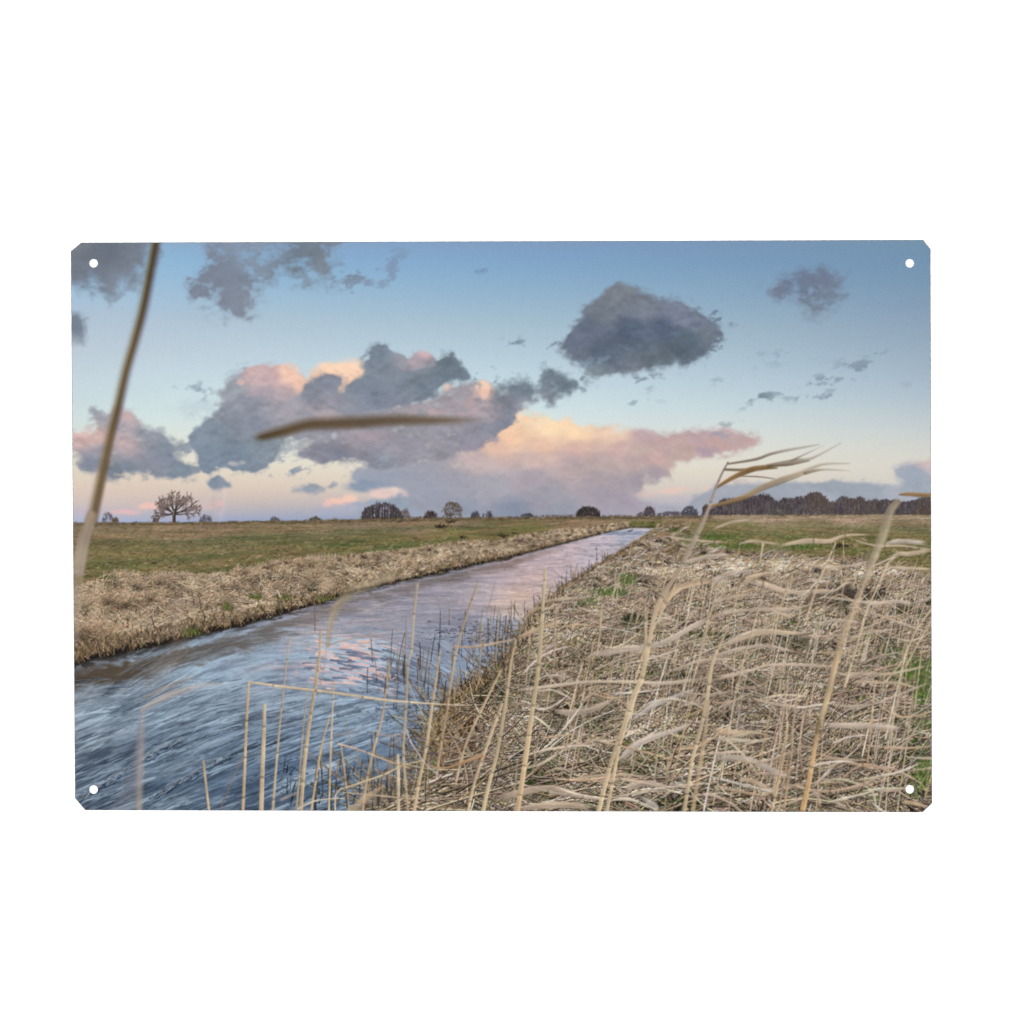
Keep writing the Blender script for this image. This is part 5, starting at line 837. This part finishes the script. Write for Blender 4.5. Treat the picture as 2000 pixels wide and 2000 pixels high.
# wall behind
me = bpy.data.meshes.new('backdrop'); s = 1.2
me.from_pydata([(-s, .0, -s), (s, .0, -s), (s, .0, s), (-s, .0, s)], [], [(0, 1, 2, 3)])
wall = link('backdrop', me, m_wall); wall['kind'] = 'structure'
# the sign
root = bpy.data.objects.new('metal_sign', None); sc.collection.objects.link(root); root.empty_display_size = .05
root['label'] = 'rectangular metal sign printed with a river landscape at sunset, clipped corners and four holes'
root['category'] = 'metal sign'
T0, T1 = -.0001, -.0006                            # back and front of the sheet (wall at y = 0)
cu = bpy.data.curves.new('panel', 'CURVE'); cu.dimensions = '2D'; cu.fill_mode = 'BOTH'; cu.extrude = (T0 - T1) / 2
def ring(pts):
    sp = cu.splines.new('POLY'); sp.points.add(len(pts) - 1)
    for p, q in zip(sp.points, pts): p.co = (wx(q[0]), wz(q[1]), 0, 1)
    sp.use_cyclic_u = True
cen = np.mean(CHAM, 0)
g = 1.0                                            # the bare edge stands a hair outside the print
ring([(x + g * np.sign(x - cen[0]), y + g * np.sign(y - cen[1])) for x, y in CHAM])
for hx, hy in HOLES: ring([(hx + (HR + .5) * math.cos(a), hy + (HR + .5) * math.sin(a)) for a in np.linspace(0, 2 * math.pi, 49)[:-1]])
tmp = bpy.data.objects.new('panel_curve', cu); sc.collection.objects.link(tmp)
dg = bpy.context.evaluated_depsgraph_get(); me = bpy.data.meshes.new_from_object(tmp.evaluated_get(dg)); me.name = 'panel'
co = np.zeros(len(me.vertices) * 3, np.float32); me.vertices.foreach_get('co', co); co = co.reshape(-1, 3)
co = np.stack([co[:, 0], (T0 + T1) / 2 - co[:, 2], co[:, 1]], 1); me.vertices.foreach_set('co', co.ravel()); me.update()
bpy.data.objects.remove(tmp); bpy.data.curves.remove(cu); me.materials.clear()
panel = link('panel', me, m_metal, root); panel['label'] = 'thin dark metal sheet showing as a fine line at the edges'
# print grid: follows the slightly uneven outline of the sheet
NX, NY = 1260, 836
u = np.linspace(0, 1, NX + 1)[None, :]; v = np.linspace(0, 1, NY + 1)[:, None]
def side(a, b, t): return a + (b - a) * t
xl = np.interp(v, [0, 1], [138.9, 147.7]); xr = np.interp(v, [0, 1], [1816.4, 1819.8])
yt = np.interp(u, [0, 1], [474.8, 469.1]); yb = np.interp(u, [0, .55, 1], [1581.3, 1584.6, 1585.8])
VX = (xl + (xr - xl) * u); VY = (yt + (yb - yt) * v); VX = np.broadcast_to(VX, (NY + 1, NX + 1)).copy(); VY = np.broadcast_to(VY, (NY + 1, NX + 1)).copy()
keep = np.ones((NY, NX), bool)
def cells(): return (VX[:-1, :-1] + VX[1:, 1:]) / 2, (VY[:-1, :-1] + VY[1:, 1:]) / 2
cx_, cy_ = cells()
cell = (1680. / NX)
def snap_line(p, q):
    (ax, ay), (bx, by) = p, q; L = math.hypot(bx - ax, by - ay); nx, ny = -(by - ay) / L, (bx - ax) / L
    if nx * (1000 - ax) + ny * (1000 - ay) < 0: nx, ny = -nx, -ny
    keep[(nx * (cx_ - ax) + ny * (cy_ - ay)) < 0] = False
    d = nx * (VX - ax) + ny * (VY - ay); k = np.abs(d) < cell * .72
    VX[k] -= (d * nx)[k]; VY[k] -= (d * ny)[k]
for i in (0, 2, 4, 6): snap_line(CHAM[i], CHAM[i + 1])
for hx, hy in HOLES:
    keep[np.hypot(cx_ - hx, cy_ - hy) < HR] = False
    r = np.hypot(VX - hx, VY - hy); k = np.abs(r - HR) < cell * .72
    f = np.where(k, HR / np.maximum(r, 1e-3), 1); VX = hx + (VX - hx) * f; VY = hy + (VY - hy) * f
# sample ink
sxp = (VX - X0) * K / 2 - .5; syp = (VY - Y0) * K / 2 - .5
ix = np.clip(sxp.astype(int), 0, w2_ - 2); iy = np.clip(syp.astype(int), 0, h2 - 2); fx_ = np.clip(sxp - ix, 0, 1)[..., None]; fy_ = np.clip(syp - iy, 0, 1)[..., None]
ink = (LIN[iy, ix] * (1 - fx_) + LIN[iy, ix + 1] * fx_) * (1 - fy_) + (LIN[iy + 1, ix] * (1 - fx_) + LIN[iy + 1, ix + 1] * fx_) * fy_
ink = np.clip((ink - .012) / E_TOTAL, .0015, .9)      # the sheen of the lacquer adds the rest
lab = LB2[np.clip(((cy_ - Y0) * K / 2).astype(int), 0, h2 - 1), np.clip(((cx_ - X0) * K / 2).astype(int), 0, w2_ - 1)]
# stray specks go back to what surrounds them is not needed: every cell belongs to exactly one part
vid = np.arange((NY + 1) * (NX + 1)).reshape(NY + 1, NX + 1)
quads = np.stack([vid[1:, :-1], vid[1:, 1:], vid[:-1, 1:], vid[:-1, :-1]], -1)
TP = T1 - .00004
VW = np.stack([wx(VX), np.full(VX.shape, TP), wz(VY)], -1).reshape(-1, 3).astype(np.float32)
inkf = np.concatenate([ink.reshape(-1, 3), np.ones((ink.shape[0] * ink.shape[1], 1))], 1).astype(np.float32)
pic = None
for i, (name, label) in enumerate(PARTS):
    q = quads[(lab == i) & keep]
    if len(q) < 6: continue
    uq, inv = np.unique(q.ravel(), return_inverse=True)
    me = bpy.data.meshes.new(name); me.vertices.add(len(uq)); me.vertices.foreach_set('co', VW[uq].ravel())
    me.loops.add(len(inv)); me.loops.foreach_set('vertex_index', inv.astype(np.int32)); me.polygons.add(len(q))
    me.polygons.foreach_set('loop_start', np.arange(0, len(inv), 4, dtype=np.int32)); me.update(calc_edges=True)
    ca = me.color_attributes.new('ink', 'FLOAT_COLOR', 'POINT'); ca.data.foreach_set('color', inkf[uq].ravel())
    o = link('picture' if i == 0 else name, me, m_print, root if i == 0 else pic)
    if i == 0: pic = o; o['label'] = 'printed landscape photograph on the front of the sign'
    elif label: o['label'] = label
    if name in ('reed_stalk', 'reed_stubble'): o['kind'] = 'stuff'
# ------------------------------------------------------------------ light and camera
w = bpy.data.worlds.new('World'); sc.world = w; w.use_nodes = True
w.node_tree.nodes['Background'].inputs['Color'].default_value = (1, 1, 1, 1); w.node_tree.nodes['Background'].inputs['Strength'].default_value = 1.0
for sx in (-1, 1):
    ld = bpy.data.lights.new('softbox', 'AREA'); ld.shape = 'RECTANGLE'; ld.size = .9; ld.size_y = .9; ld.energy = 22.0
    lo = bpy.data.objects.new('softbox', ld); sc.collection.objects.link(lo); lo.location = (sx * .9, -1.7, .3)
    d = -np.array(lo.location); lo.rotation_euler = __import__('mathutils').Vector(d).to_track_quat('-Z', 'Y').to_euler()
cam = bpy.data.cameras.new('camera'); cam.lens = 85; cam.sensor_width = 36; cam.clip_start = .01; cam.clip_end = 50
co_ = bpy.data.objects.new('camera', cam); sc.collection.objects.link(co_)
co_.location = (0, TP - 2000 * PX * 85 / 36, 0); co_.rotation_euler = (math.pi / 2, 0, 0); sc.camera = co_
sc.view_settings.view_transform = 'Standard'; sc.view_settings.look = 'None'; sc.view_settings.exposure = 0; sc.view_settings.gamma = 1
sc.view_settings.use_curve_mapping = False
